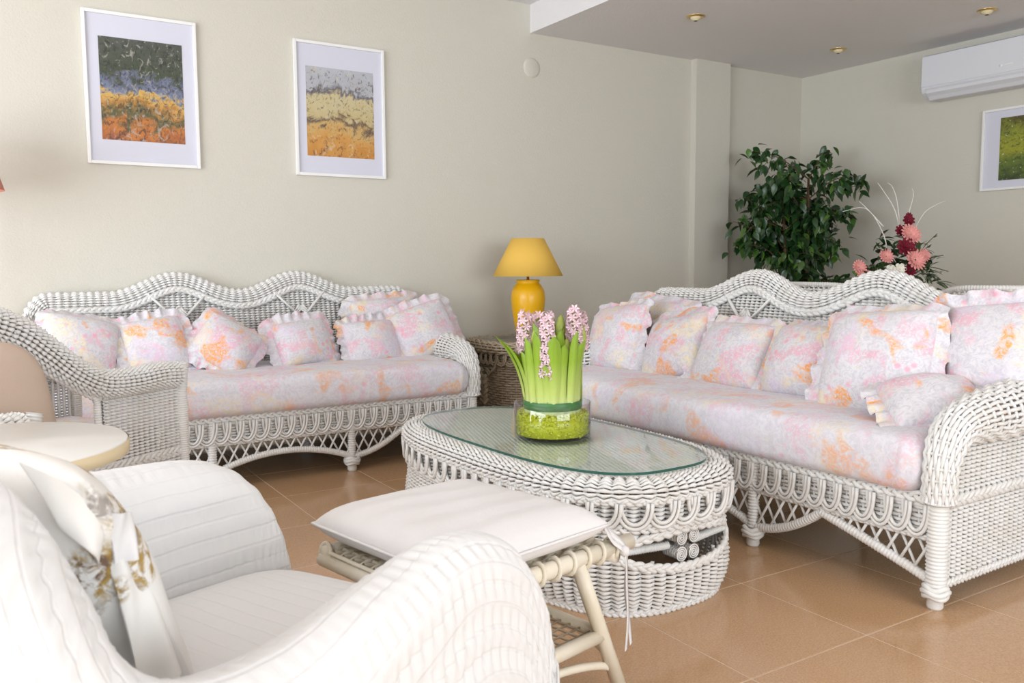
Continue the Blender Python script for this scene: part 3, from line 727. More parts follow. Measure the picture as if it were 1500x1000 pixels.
# ------------------------------------------------------------------ vase with hyacinths
VC = Vector((1.665, 2.385, .4085)); VR, VH = .133, .118
vase = ob('glass_vase', [lathe([(.0001, .0), (VR - .006, .0), (VR, .006), (VR, VH), (VR - .002, VH + .002), (VR - .005, VH), (VR - .005, .012), (VR - .012, .009), (.0001, .009)], 56)], M['vase_glass'], None, VC)
tag(vase, 'low round clear glass vase on the coffee table', 'vase')
n = 7500; P = np.stack([rng.uniform(-1, 1, n) * (VR - .012), rng.uniform(-1, 1, n) * (VR - .012), rng.uniform(.012, .084, n)], 1); P = P[np.hypot(P[:, 0], P[:, 1]) < VR - .0115]
P[:, 2] *= 1 - .12 * (np.hypot(P[:, 0], P[:, 1]) / VR < .5)
keep = (np.hypot(P[:, 0], P[:, 1]) > VR - .03) | (P[:, 2] > .068); P = P[keep]
oc = np.array([(1, 0, 0), (0, 1, 0), (-1, 0, 0), (0, -1, 0), (0, 0, 1), (0, 0, -1)], float); of = np.array([(0, 1, 4, 4), (1, 2, 4, 4), (2, 3, 4, 4), (3, 0, 4, 4), (1, 0, 5, 5), (2, 1, 5, 5), (3, 2, 5, 5), (0, 3, 5, 5)])
cubV = np.array([(x, y, z) for x in (-1, 1) for y in (-1, 1) for z in (-1, 1)], float); cubF = np.array([(0, 1, 3, 2), (4, 6, 7, 5), (0, 4, 5, 1), (2, 3, 7, 6), (0, 2, 6, 4), (1, 5, 7, 3)])
Q = rng.normal(size=(len(P), 3, 3)); Q = np.linalg.qr(Q)[0]
Vg = P[:, None] + np.einsum('kij,vj->kvi', Q, cubV) * rng.uniform(.0028, .0048, (len(P), 1, 1)); Fg = (cubF[None] + (np.arange(len(P)) * 8)[:, None, None])
gv = ob('decorative_gravel', [(Vg, Fg), lathe([(.0001, .010), (VR - .014, .010), (VR - .014, .076), (.0001, .072)], 40)], M['gravel'], None, VC); gv['kind'] = 'stuff'
tag(gv, 'lime green gravel filling the bottom of the glass vase', 'gravel')
hy = tag(empty('hyacinth_bunch', VC + Vector((0, 0, .068))), 'pink hyacinths with tall green leaves standing in the glass vase', 'flowers')
def blade(length, width, lean, curl, fold, n=14, m=5):
    t = np.linspace(0, 1, n); wd = width * np.minimum(1, (.75 + .5 * t)) * np.sqrt(np.clip(1 - np.clip((t - .72) / .28, 0, 1) ** 2.2, 0, 1)) + .0006
    r = lean * t + curl * t ** 3; V = []
    for side in (0, 1):
        for i in range(n):
            x = np.linspace(-1, 1, m)
            V.append(np.stack([x * wd[i] / 2, r[i] + fold * wd[i] * (x ** 2) * -1 + side * .0016, np.full(m, length * t[i] * (1 - .1 * abs(curl) * t[i]))], 1))
    V = np.array(V); F = grid_faces(n, m); 
    return [(V[:n].reshape(-1, 3), F), (V[n:].reshape(-1, 3), F[:, ::-1])]
r2 = random.Random(5)
for ringn, (num, rad, l0, l1) in enumerate(((21, .093, .19, .32), (14, .070, .24, .33), (7, .04, .28, .33))):
    for k in range(num):
        a = 2 * PI * (k + r2.uniform(-.25, .25)) / num + ringn * .4; L = r2.uniform(l0, l1)
        lf = ob('leaf', blade(L, r2.uniform(.036, .054), r2.uniform(.0, .036) if ringn == 0 else r2.uniform(-.01, .02), r2.uniform(-.005, .03), .35), M['hy_leaf'], hy, (rad * math.cos(a), rad * math.sin(a), 0), (0, 0, a - PI / 2))
lf = ob('leaf', blade(.28, .036, .03, .075, .3), M['hy_leaf'], hy, (-.080, .045, 0), (0, 0, 2.45 - PI / 2))
lf = ob('leaf', blade(.26, .030, .02, .06, .3), M['hy_leaf'], hy, (-.086, .02, 0), (0, 0, 2.75 - PI / 2))
ob('leaf_band', [lathe([(.099, .030), (.1015, .034), (.102, .044), (.1015, .056), (.099, .059)], 48)], M['hy_band'], hy)
ob('core', [lathe([(.0001, -.02), (.090, -.02), (.092, .06), (.085, .14), (.0001, .15)], 30)], M['hy_leaf'], hy)
def floret(c, d, s):
    d = d / np.linalg.norm(d); ref = np.array([0, 0, 1.]) if abs(d[2]) < .9 else np.array([1., 0, 0]); x = np.cross(d, ref); x /= np.linalg.norm(x); y = np.cross(d, x); out = []
    for k in range(6):
        a = k * PI / 3; e = np.cos(a) * x + np.sin(a) * y; f = np.cross(d, e)
        V = np.array([c, c + e * s * .5 + f * s * .22 + d * s * .55, c + e * s * 1.05 + d * s * .35, c + e * s * .5 - f * s * .22 + d * s * .55]); out.append((V, np.array([[0, 1, 2, 3]])))
    return out
spikes = [(-.080, .055, .30, .11), (-.052, -.062, .24, .19), (.055, .02, .345, .12), (.028, .075, .33, .09), (-.03, .03, .33, .09), (.075, -.045, .335, .10)]
rt = Vector((math.sin(YAW), -math.cos(YAW), 0)); fw = Vector((math.cos(YAW), math.sin(YAW), 0))
spikes = [(-.094, -.01, .225, .125), (-.022, -.088, .150, .200), (.072, -.03, .235, .130), (-.05, .06, .25, .09), (.098, .02, .235, .11)]
for sx, sd, z0, ln in spikes:
    c = rt * sx + fw * sd; pr = []
    ns = int(ln * 330)
    for k in range(ns):
        q = (k + .5) / ns; a = k * 2.4; rr = .034 * (1 - .45 * max(0, q - .55) / .45)
        d = np.array([math.cos(a), math.sin(a), -.15 + .9 * max(0, q - .6) * 2]); pr += floret(np.array([c.x, c.y, z0 + ln * q]) + d * rr * .55, d, .0185)
    sp = ob('flower_spike', pr, M['hy_petal'], hy)
    ob('stem', [tubes([(c.x, c.y, .05), (c.x, c.y, z0 + ln * .95)], .007, 7)], M['hy_bud'], sp)
for sx, sd, z0 in ((.022, -.045, .27), (.045, -.06, .255), (-.035, .0, .30), (.0, .02, .325), (.028, -.01, .33), (-.06, -.045, .285), (.058, -.065, .235), (.098, -.01, .30)):
    c = rt * sx + fw * sd
    z0 -= .045; ob('bud', [lathe([(.006, -.06), (.011, -.03), (.017, .0), (.016, .03), (.009, .055), (.001, .065)], 10, (c.x, c.y, z0))], M['hy_bud'], hy)

# ------------------------------------------------------------------ side table and lamp
st = tag(empty('side_table', (2.78, 4.27, 0)), 'tan wicker side table in the corner between the sofas', 'side table')
SQ, SN, SL = outline(.27, .27, 3.2, 240); sT = np.arange(241) / 240; SQ1 = np.concatenate([SQ, SQ[:1]]); SN1 = np.concatenate([SN, SN[:1]])
def Es(u, off, z):
    u = np.mod(u, 1.); return np.stack([np.interp(u, sT, SQ1[:, 0]) + np.interp(u, sT, SN1[:, 0]) * off, np.interp(u, sT, SQ1[:, 1]) + np.interp(u, sT, SN1[:, 1]) * off, z + 0 * u], -1)
WT = M['wicker_tan']
ob('side', weave(lambda u, v: Es(u, .0, v), 0, 1, .02, .50, 60, 34, .0066, .0055, .0055, closed=True), WT, st)
rp = smooth_path([(0, .545), (.02, .552), (.045, .54), (.052, .515), (.04, .495), (.01, .49)], 30)
ob('rim', weave(lambda u, v: Es(u, np.interp(v, np.linspace(0, 1, 30), rp[:, 0]), np.interp(v, np.linspace(0, 1, 30), rp[:, 1])), 0, 1, 0, 1, 60, 8, .0066, .0055, .006, closed=True), WT, st)
l3 = loop_mesh(.085, .07, 'loop'); l3.materials.append(WT)
for k in range(34):
    p = Es(np.array(k / 34), .012, .492); nx, ny = np.interp(k / 34, sT, SN1[:, 0]), np.interp(k / 34, sT, SN1[:, 1])
    ob('loop', l3, None, st, p, (0, 0, math.atan2(ny, nx) + PI / 2))
for c in (.5, .75, .0, .25):
    p = Es(np.array(c), .016, .0); nx, ny = np.interp(c, sT, SN1[:, 0]), np.interp(c, sT, SN1[:, 1]); r_ = math.atan2(ny, nx) + PI / 2
    ob('braid_medallion', [braid(np.array([(x, 0, z) for x, z in ((0, .18), (0, .24), (0, .30), (0, .36))]), (1, 0, 0), (0, -1, 0), .026, .015, .10, thick=.01)], WT, st, (p[0], p[1], 0), (0, 0, r_))
    for sg in (-1, 1):
        ob('side_scroll', [tubes(np.array([[(sg * x + .008 * k, -.004, z + .008 * k) for x, z in ((.0, .372), (.04, .39), (.075, .365), (.10, .395), (.13, .41))] for k in (-1, 0, 1)]), .006, 5)], WT, st, (p[0], p[1], 0), (0, 0, r_))
bm = bmesh.new(); f = bm.faces.new([bm.verts.new((x, y, .548)) for x, y in SQ[::4]]); ex = bmesh.ops.extrude_face_region(bm, geom=[f]); bmesh.ops.translate(bm, vec=(0, 0, .007), verts=[e for e in ex['geom'] if isinstance(e, bmesh.types.BMVert)]); bmesh.ops.recalc_face_normals(bm, faces=bm.faces)
bob('glass_top', bm, M['table_glass'], st); box('top_board', .46, .46, .012, (0, 0, .53), WT, st)
lamp = tag(empty('table_lamp', (2.79, 4.25, .556)), 'yellow table lamp with cone shade and ceramic base on the corner side table', 'lamp')
ob('base', [lathe([(.0001, 0), (.060, 0), (.068, .01), (.082, .08), (.098, .18), (.103, .24), (.098, .285), (.080, .315), (.068, .328), (.066, .335), (.070, .341), (.070, .348), (.060, .350), (.0001, .350)], 48)], M['yellow_glaze'], lamp)
ob('stem', [tubes([(0, 0, .345), (0, 0, .42)], .008, 10)], M['brass'], lamp)
sh = ob('shade', [lathe([(.207, .372), (.209, .372), (.0965, .594), (.0945, .594), (.207, .372)], 56)], M['yellow_shade'], lamp)
ob('shade_spider', [tubes([(-.1, 0, .585), (.1, 0, .585)], .002, 5), tubes([(0, -.1, .585), (0, .1, .585)], .002, 5), tubes([(0, 0, .42), (0, 0, .585)], .003, 6)], M['brass'], lamp)

# floor lamp, mostly out of frame at the left
fl = tag(empty('floor_lamp', (-.072, 4.30, 0)), 'pink shade of a floor lamp at the left edge of the picture', 'lamp')
ob('shade', [lathe([(.202, 1.325), (.204, 1.325), (.125, 1.60), (.123, 1.60), (.202, 1.325)], 48)], M['pink_shade'], fl)
ob('pole', [tubes([(0, 0, .02), (0, 0, 1.58)], .011, 10)], M['brass'], fl); ob('base', [lathe([(.0001, 0), (.13, 0), (.13, .015), (.02, .03), (.0001, .03)], 32)], M['brass'], fl)

# ------------------------------------------------------------------ wicker armchairs at the left
def build_chair(hw=.27):
    root = empty('wicker_armchair')
    pth = [(.02, .615), (.10, .62), (.22, .615), (.34, .625), (.44, .675), (.53, .745), (.62, .81), (.74, .86)]
    for sg in (-1, 1):
        parts, p = arm_roll(pth, [.040, .040, .040, .040, .041, .043, .044, .045], 1, 36, 22, .0058, .0122)
        am = ob('arm', parts, W, root, (0, 0, 0)); V = None
        am.location = (sg * hw, 0, 0)
        def Ss(u, v): return np.stack([np.zeros_like(u), u, v], -1)
        ob('side_panel', ribbed(Ss, .0, .34, .35, .60, 15, 23, .0109, .004, flip=sg), W, am)
        ob('lower_panel', ribbed(Ss, .0, .70, .09, .33, 30, 21, .0114, .004, flip=sg), W, am)
        ob('side_plait', [braid(np.array([(0, d, .34) for d in np.linspace(0, .70, 20)]), (0, 0, 1), (1, 0, 0), .014, .008, .08)], W, am)
        ob('front_post', [wrapped([(0, -.004, .04), (0, -.004, .36), (0, .0, .54), (0, -.012, .625), (0, -.02, .655)], [.021, .021, .021, .026, .020], .008)], W, am)
        ob('inner_post', [wrapped([(0, .35, .33), (0, .352, .56), (0, .37, .62)], [.014, .014, .012], .008)], W, am)
        ob('panel_trim', [braid(np.array([(0, d, z) for d, z in ((.0, .578), (.2, .575), (.36, .578), (.45, .63), (.55, .70))]), (0, 0, 1), (1, 0, 0), .006, .006, .06)], W, am)
        ob('back_post', [wrapped([(0, .70, .03), (0, .72, .5), (0, .76, .88)], .02, .012)], W, am)
    def Sb(u, v): return np.stack([u, .74 + .05 * (v - .35) - .03 * (u / hw) ** 2, v], -1)
    ob('backrest', weave(Sb, -hw, hw, .30, .92, 20, 34, .0068, .006, .006, mask=lambda u, v: v < .93 - .07 * (u / hw) ** 2), W, root)
    ob('back_rail', [wrapped([(x, .765 - .03 * (x / hw) ** 2, .93 - .07 * (x / hw) ** 2) for x in np.linspace(-hw, hw, 14)], .035, .012)], W, root)
    ob('seat_frame', [braid(np.array([(x, -.004, .33) for x in np.linspace(-hw, hw, 20)]), (0, 0, 1), (0, -1, 0), .012, .008, .08)] + weave(lambda u, v: np.stack([u, 0 * u, v], -1), -hw, hw, .15, .33, 20, 12, .0066, .0055, .006), W, root)
    bm = box_bm(2 * hw - .08, .62, .11, .035, 3); bob('seat_cushion', bm, M['floral_seat'], root, (0, .36, .39), smooth=True)
    return root
CH = math.radians(34)
c1 = build_chair(); c1.rotation_euler.z = CH + PI / 2
def chair_at(o, fx, fy, hw, ang):   # put the near arm's front end at (fx, fy); chair faces ang; local -y is forward
    fwd = np.array([math.cos(ang), math.sin(ang)]); left = np.array([-math.sin(ang), math.cos(ang)])
    c = np.array([fx, fy]) + left * hw; o.location = (c[0], c[1], 0); o.rotation_euler = (0, 0, ang + PI / 2)
chair_at(c1, .605, 3.20, .27, CH)
tag(c1, 'white wicker armchair with woven side panel in front of the back sofa', 'armchair', 'white wicker armchairs')
c2 = copy_tree(c1); chair_at(c2, .118, 2.235, .27, CH)
for ch in c2.children:
    if ch.name.startswith('arm') : ch.location.x *= .80
tag(c2, 'white wicker armchair at the left edge holding the beige cushion', 'armchair', 'white wicker armchairs')
def chair_pillow(o, s, d, z, w_, h_, lean, roll, yaw):
    return sofa_frame(o) @ Matrix.Translation((s, d, z)) @ Matrix.Rotation(math.radians(yaw), 4, 'Z') @ Matrix.Rotation(math.radians(90 - lean), 4, 'X') @ Matrix.Rotation(math.radians(roll), 4, 'Z')
make_pillow('floral_pillow', .34, .30, .12, M['floral'], chair_pillow(c1, -.08, .50, .60, .34, .3, 22, 5, -20), 'pale ruffled floral pillow inside the armchair beside the beige cushion', 77, .05)
bc = ob('beige_cushion', [soft_box(.205, .085, .195, 30, 6, .55, .6, .008)], M['beige'], None, (-.045, 2.435, .615), (math.radians(-10), math.radians(-4), math.radians(22)))
tag(bc, 'plain beige cushion in the armchair at the left edge', 'cushion')

# round white table
rtb = tag(empty('round_table', (-.012, 1.885, 0)), 'small round white table with wood edge beside the covered armchair', 'table')
ob('table_top', [lathe([(.0001, .632), (.255, .632), (.262, .636), (.262, .655), (.258, .660), (.0001, .660)], 72)], M['lam'], rtb)
ob('edge_band', [lathe([(.2625, .633), (.2638, .635), (.2638, .655), (.2625, .6575)], 72)], M['lam_edge'], rtb)
ob('pedestal', [lathe([(.0001, .02), (.028, .02), (.028, .632), (.0001, .632)], 24)], M['lam_edge'], rtb); ob('foot_plate', [lathe([(.0001, 0), (.16, 0), (.16, .012), (.03, .03), (.0001, .03)], 36)], M['lam'], rtb)

# ------------------------------------------------------------------ covered armchair in the foreground
fc = tag(empty('covered_armchair', (.225, 1.266, 0), math.radians(24)), 'armchair under a white crinkled cover in the foreground', 'armchair')
ridge = np.array([(.435, .32, .13), (.432, .32, .30), (.425, .32, .43), (.405, .32, .52), (.365, .322, .582), (.30, .326, .622), (.20, .33, .642), (.08, .332, .648), (-.08, .33, .655), (-.22, .30, .69), (-.33, .20, .76), (-.385, .06, .82), (-.385, -.08, .83), (-.355, -.20, .80), (-.315, -.28, .70), (-.25, -.32, .590), (-.12, -.33, .570), (.05, -.332, .598), (.18, -.33, .618), (.28, -.327, .604), (.345, -.322, .565), (.39, -.32, .50), (.412, -.32, .40), (.418, -.32, .28), (.42, -.32, .12)])
NR = 560; rg = smooth_path(ridge, NR); tg = np.gradient(rg[:, :2], axis=0)
for _ in range(30): tg = (np.roll(tg, 1, 0) + tg + np.roll(tg, -1, 0)) / 3 if False else np.concatenate([tg[:1], (tg[:-2] + tg[1:-1] + tg[2:]) / 3, tg[-1:]])
fx = np.concatenate([np.tile([[-1., 0]], (1, 1))] * 1); e_in = 0
nr = unit(np.stack([-tg[:, 1], tg[:, 0]], 1))            # across
k_end = np.linspace(0, 1, NR)
for i in range(NR):
    if rg[i, 0] > .33: nr[i] = (0, -1) if rg[i, 1] > 0 else (0, 1)
nr = unit(np.concatenate([nr[:1], (nr[:-2] + nr[1:-1] + nr[2:]) / 3, nr[-1:]]))
cen = rg[:, :2] * 0; inward = np.sign(((cen - rg[:, :2]) * nr).sum(1)); nr = nr * np.where(inward == 0, 1, inward)[:, None]
HW = .072; prof = []
for a in np.linspace(0, 1, 12): prof.append((HW + .0, a * .8, 0))
al = np.cumsum(np.r_[0, np.linalg.norm(np.diff(rg, axis=0), axis=1)]); V = []; UVs = []
for i in range(NR):
    zr = rg[i, 2]; pts = []
    zi = min(.36, zr - .02); zo = min(.10, zr - .03)
    for z in np.linspace(zi, max(zi, zr - HW), 18)[:-1]: pts.append((HW, z))
    for a in np.linspace(0, PI, 26): pts.append((HW * math.cos(a), max(zi, zr - HW) + min(HW, zr - zi) * math.sin(a)))
    for z in np.linspace(max(zi, zr - HW), zo, 36)[1:]: pts.append((-HW - .03 * (zr - HW - z) / .5, z))
    pts = np.array(pts); l = np.r_[0, np.cumsum(np.linalg.norm(np.diff(pts, axis=0), axis=1))]
    V.append(np.stack([rg[i, 0] + nr[i, 0] * pts[:, 0], rg[i, 1] + nr[i, 1] * pts[:, 0], pts[:, 1]], 1)); UVs.append(np.stack([np.full(len(pts), al[i]), l], 1))
V = np.array(V); UVs = np.array(UVs); m = V.shape[1]
N = np.cross(np.gradient(V, axis=0), np.gradient(V, axis=1)); N = unit(N)
band = np.sin(UVs[..., 1] * 2 * PI / .055); puck = np.sin(UVs[..., 0] * 2 * PI / .024 + 2.6 * wnoise(V, 14, 5) + 2.4 * np.floor(UVs[..., 1] / .055 + .25))
V = V + N * (.0034 * puck * np.clip(.55 + .7 * band, 0, 1) * np.clip(.55 + .9 * wnoise(V, 9, 21), .1, 1.3) + .0022 * np.clip(band + .6, 0, 1) + .007 * wnoise(V, 13, 8))[..., None]
ob('arm_and_back_cover', [(V, grid_faces(NR, m), UVs)], M['cover'], fc)
ob('seat_cushion', [soft_box(.36, .262, .095, 40, 3)], M['cover'], fc, (.055, 0, .345))
box('seat_base', .60, .54, .20, (.06, 0, .19), M['linen'], fc, .02)
for sx in (-.28, .33):
    for sy in (-.26, .26): ob('leg', [lathe([(.0001, 0), (.018, 0), (.024, .12), (.0001, .12)], 14)], M['cane'], fc, (sx, sy, 0))
mwp = Matrix.Translation((.225, 1.266, 0)) @ Matrix.Rotation(math.radians(24), 4, 'Z') @ Matrix.Translation((-.155, .095, .60)) @ Matrix.Rotation(math.radians(90 + 8), 4, 'Z') @ Matrix.Rotation(math.radians(62), 4, 'X') @ Matrix.Rotation(math.radians(5), 4, 'Z')
pp = make_pillow('printed_cushion', .44, .42, .16, M['print'], mwp, 'white cushion with brown flower print on the covered armchair', 91, 0, 'cushion', pinch=.05)
# loose open end of its case folded over the near edge of the cushion
def on_edge(px, py, n0):
    """point of the cushion's near edge plane (distance n0 across the chair) seen at a photo pixel"""
    x, y = (px - 750) / CAM_F, -(py - 500) / CAM_F; c_, s_ = math.cos(ROLL), math.sin(ROLL); x, y = c_ * x - s_ * y, s_ * x + c_ * y
    f_ = np.array([math.cos(YAW) * math.cos(PITCH), math.sin(YAW) * math.cos(PITCH), -math.sin(PITCH)]); r_ = np.array([math.sin(YAW), -math.cos(YAW), 0]); d = f_ + x * r_ + y * np.cross(r_, f_)
    k = n0 / (-math.sin(math.radians(24)) * d[0] + math.cos(math.radians(24)) * d[1]); return np.array([0, 0, 1.]) + d * k
def patch(name, cs, ns, bulge, mat, n=16):
    c = [on_edge(*p, q) for p, q in zip(cs, ns)]; a, b = np.meshgrid(np.linspace(0, 1, n), np.linspace(0, 1, n), indexing='ij'); a, b = a[..., None], b[..., None]
    P = (c[0] * (1 - a) + c[1] * a) * (1 - b) + (c[3] * (1 - a) + c[2] * a) * b
    P = P + np.array([.407, -.914, .1]) * bulge * np.sin(PI * a) * (1 - .3 * b) + np.array([.407, -.914, 0]) * .006 * np.sin(7 * a + 3 * b)
    back = P - np.array([.407, -.914, .2]) * .003
    o = ob(name, [(P, grid_faces(n, n)), (back, grid_faces(n, n)[:, ::-1])], mat); o.parent = pp; o.matrix_parent_inverse = pp.matrix_world.inverted(); return o
patch('case_flap', [(28, 676), (150, 748), (146, 832), (86, 770)], [.96, .95, .945, .955], .020, M['print'])
patch('case_hem', [(150, 750), (190, 748), (200, 812), (168, 826)], [.95, .955, .955, .945], .022, M['linen'])
patch('case_side', [(158, 820), (198, 806), (268, 985), (205, 1010)], [.955, .965, .965, .955], .014, M['print'])

# ------------------------------------------------------------------ cane stool with pad
SR = math.radians(12); stl = tag(empty('cane_stool', (.865, 1.565, 0), SR), 'cream cane footstool with a woven lower shelf beside the coffee table', 'stool'); stl.scale.z = 1.09
C_ = M['cane']
def rod(name, pts, r, n=12): return ob(name, [tubes(smooth_path(pts, n) if len(pts) > 2 else np.array(pts, float), r, 10)], C_, stl)
for y in (-.205, .205): rod('seat_rail', [(-.225, y, .352), (.305, y, .352)], .017)
for x in (-.22, .24): rod('cross_rail', [(x, -.22, .338), (x, .22, .338)], .014)
for y in (-.205, .205):
    for k in range(11):
        x = -.22 + k * .046; a = np.linspace(0, 2 * PI, 13)[:-1]
        ob('rail_binding', [tubes(np.stack([x + .004 * np.sin(a), y + .0205 * np.cos(a), .352 + .0205 * np.sin(a)], 1), .0048, 5, None, True)], C_, stl)
ob('woven_seat', weave(lambda u, v: np.stack([u, v, 0 * u + .356], -1), -.22, .24, -.2, .2, 14, 22, .006, .004, .005), C_, stl)
legs = [((.13, -.205, .345), (.315, -.185, 0)), ((.13, .205, .345), (.315, .185, 0)), ((-.10, -.205, .345), (-.225, -.185, 0)), ((-.10, .205, .345), (-.225, .185, 0))]
for a, b in legs: rod('leg', [a, b], .0165)
def lp(k, z): a, b = legs[k]; t = (a[2] - z) / a[2]; return tuple(np.array(a) + (np.array(b) - np.array(a)) * t)
for i, j in ((0, 1), (2, 3), (0, 2), (1, 3)): rod('shelf_rail', [lp(i, .175), lp(j, .175)], .0145)
a, b, c, d = [np.array(lp(k, .178)) for k in (2, 0, 3, 1)]
net = [tubes([a + (b - a) * q, c + (d - c) * q], .0028, 5) for q in np.linspace(.06, .94, 13)] + [tubes([a + (c - a) * q, b + (d - b) * q], .0028, 5) for q in np.linspace(.06, .94, 13)]
ob('shelf_netting', net, M['wicker_tan'], stl)
for i, j in ((0, 1), (2, 3), (0, 2), (1, 3)):
    p, q = np.array(lp(i, .04)), np.array(lp(j, .04)); mid = (p + q) / 2; rod('arched_stretcher', [p, p * .8 + mid * .2 + (0, 0, .06), mid + (0, 0, .095), q * .8 + mid * .2 + (0, 0, .06), q], .0085, 24)
mwq = Matrix.Translation((.853, 1.567, .4465)) @ Matrix.Rotation(SR, 4, 'Z')
n = 36; u = np.sin(np.linspace(-PI / 2, PI / 2, n)); U, Vv = np.meshgrid(u, u, indexing='ij'); pr = (np.clip((1 - np.abs(U) ** 7) * (1 - np.abs(Vv) ** 7), 0, 1)) ** .5
tp = np.stack([.222 * U * (1 - .015 * (1 - Vv ** 2)), .228 * Vv * (1 - .015 * (1 - U ** 2)), .043 * pr], -1); bt = tp * [1, 1, -1]
tp[..., 2] += .005 * wnoise(tp, 14, 4) * pr + .0018 * np.sin(tp[..., 1] * 75 + 2.5 * wnoise(tp, 8, 2)) * pr
edge = []
for a, b in (((-1, -1), (1, -1)), ((1, -1), (1, 1)), ((1, 1), (-1, 1)), ((-1, 1), (-1, -1))): edge += [(.223 * (a[0] + (b[0] - a[0]) * q), .229 * (a[1] + (b[1] - a[1]) * q), 0) for q in np.linspace(0, 1, 20, endpoint=False)]
sp_ = ob('stool_pad', [(tp, grid_faces(n, n)), (bt, grid_faces(n, n)[:, ::-1])], M['linen']); sp_.matrix_world = mwq; tag(sp_, 'white linen seat pad lying on the cane footstool', 'cushion')
ob('piping', [tubes(np.array(edge), .0035, 6, None, True)], M['linen'], sp_)
def ribbon(pts, wd, nrm=(0, 0, 1)):
    p = smooth_path(pts, 40); tg = unit(np.gradient(p, axis=0)); s = unit(np.cross(tg, np.array([.5, -.86, .1]))) 
    tw = np.linspace(0, .35, 40)[:, None]; o = unit(np.cross(tg, s)); s = s * np.cos(tw) + o * np.sin(tw) * .5
    V = np.stack([p - s * wd / 2, p + s * wd / 2, p + s * wd / 2 + o * .001, p - s * wd / 2 + o * .001], 1); return [(V, grid_faces(40, 4, True))]
ob('tie', ribbon([(.215, -.222, -.005), (.238, -.226, -.04), (.262, -.24, -.07), (.262, -.246, -.14), (.270, -.243, -.22), (.268, -.24, -.29)], .017), M['linen'], sp_)
ob('tie', ribbon([(.218, -.215, -.005), (.25, -.222, -.035), (.275, -.234, -.07), (.268, -.236, -.15), (.288, -.232, -.23), (.292, -.235, -.285)], .017), M['linen'], sp_)
ob('tie_knot', [lathe([(.001, -.012), (.010, -.008), (.012, 0), (.010, .008), (.001, .012)], 12, (.262, -.238, -.066))], M['linen'], sp_)

# ------------------------------------------------------------------ ficus tree in the corner
fic = tag(empty('ficus_tree', (4.97, 4.10, 0)), 'leafy dark green ficus tree standing in the far corner', 'plant')
ob('pot', [lathe([(.0001, 0), (.13, 0), (.17, .28), (.18, .29), (.165, .29), (.155, .25), (.0001, .25)], 36)], M['wicker_tan'], fic)
r3 = random.Random(11); br = []
trunks = []
for k in range(3):
    a = k * 2.1; p0 = np.array([.03 * math.cos(a), .03 * math.sin(a), .24]); p3 = np.array([.10 * math.cos(a + .6), .10 * math.sin(a + .6), 1.38 + .1 * k]); pm = (p0 + p3) / 2 + np.array([.05 * math.cos(a + 2), .05 * math.sin(a + 2), 0])
    tr = smooth_path([p0, pm, p3], 20); trunks.append(tr); ob('trunk', [tubes(tr, np.linspace(.018, .008, 20), 8)], M['bark'], fic)
tips = []
for k in range(70):
    tr = trunks[k % 3]; i = r3.randrange(8, 20); p = tr[i]; a = r3.uniform(0, 2 * PI); ln = r3.uniform(.18, .46); up = r3.uniform(-.1, .9) if p[2] > .9 else r3.uniform(-.3, .5)
    d = np.array([math.cos(a), math.sin(a), up]); d /= np.linalg.norm(d); e = p + d * ln; e[:2] *= min(1, .44 / max(.01, np.hypot(*e[:2]))); e[2] = min(e[2], 1.80)
    m_ = (p + e) / 2 + np.array([0, 0, .04]); b_ = smooth_path([p, m_, e, e + np.array([d[0] * .05, d[1] * .05, -.04])], 10); br.append(tubes(b_, np.linspace(.005, .0015, 10), 5)); tips.append(b_)
ob('branches', br, M['bark'], fic)
def leaf_mesh(name, ln, wd):
    t = np.linspace(0, 1, 7); w_ = wd * np.sin(PI * t ** .8) * (1 - .25 * t) + .0005; V = []
    for i in range(7):
        z = -.25 * ln * t[i] ** 2; V += [(-w_[i] / 2, ln * t[i], z + .12 * w_[i]), (0, ln * t[i], z), (w_[i] / 2, ln * t[i], z + .12 * w_[i])]
    return mesh_np(name, [(np.array(V), grid_faces(7, 3))])
lms = [leaf_mesh('leaf', .072, .040), leaf_mesh('leaf', .084, .047), leaf_mesh('leaf', .064, .040)]
for l in lms: l.materials.append(M['ficus'])
allp = []
for k in range(2600):
    b_ = tips[k % len(tips)]; p = b_[r3.randrange(2, 10)] + np.array([r3.gauss(0, .028), r3.gauss(0, .028), r3.gauss(0, .03)])
    if np.hypot(p[0], p[1]) > .47 or p[2] < .66: continue
    e = (r3.uniform(-1.5, .15), r3.uniform(-.6, .6), r3.uniform(0, 2 * PI)); allp.append((p, e))
vd = np.array([-.76, -.64])
allp.sort(key=lambda q: -(q[0][:2] @ vd))
for k, (p, e) in enumerate(allp[:290]): ob('leaf', lms[k % 3], None, fic, tuple(p), e)
rest = []; lv = np.array([v.co[:] for v in lms[1].vertices]); lf_ = grid_faces(7, 3)
from mathutils import Euler
for p, e in allp[290:]: rest.append((lv @ np.array(Euler(e).to_matrix()).T + p, lf_))
lr = ob('inner_leaves', rest, M['ficus'], fic); lr['kind'] = 'stuff'

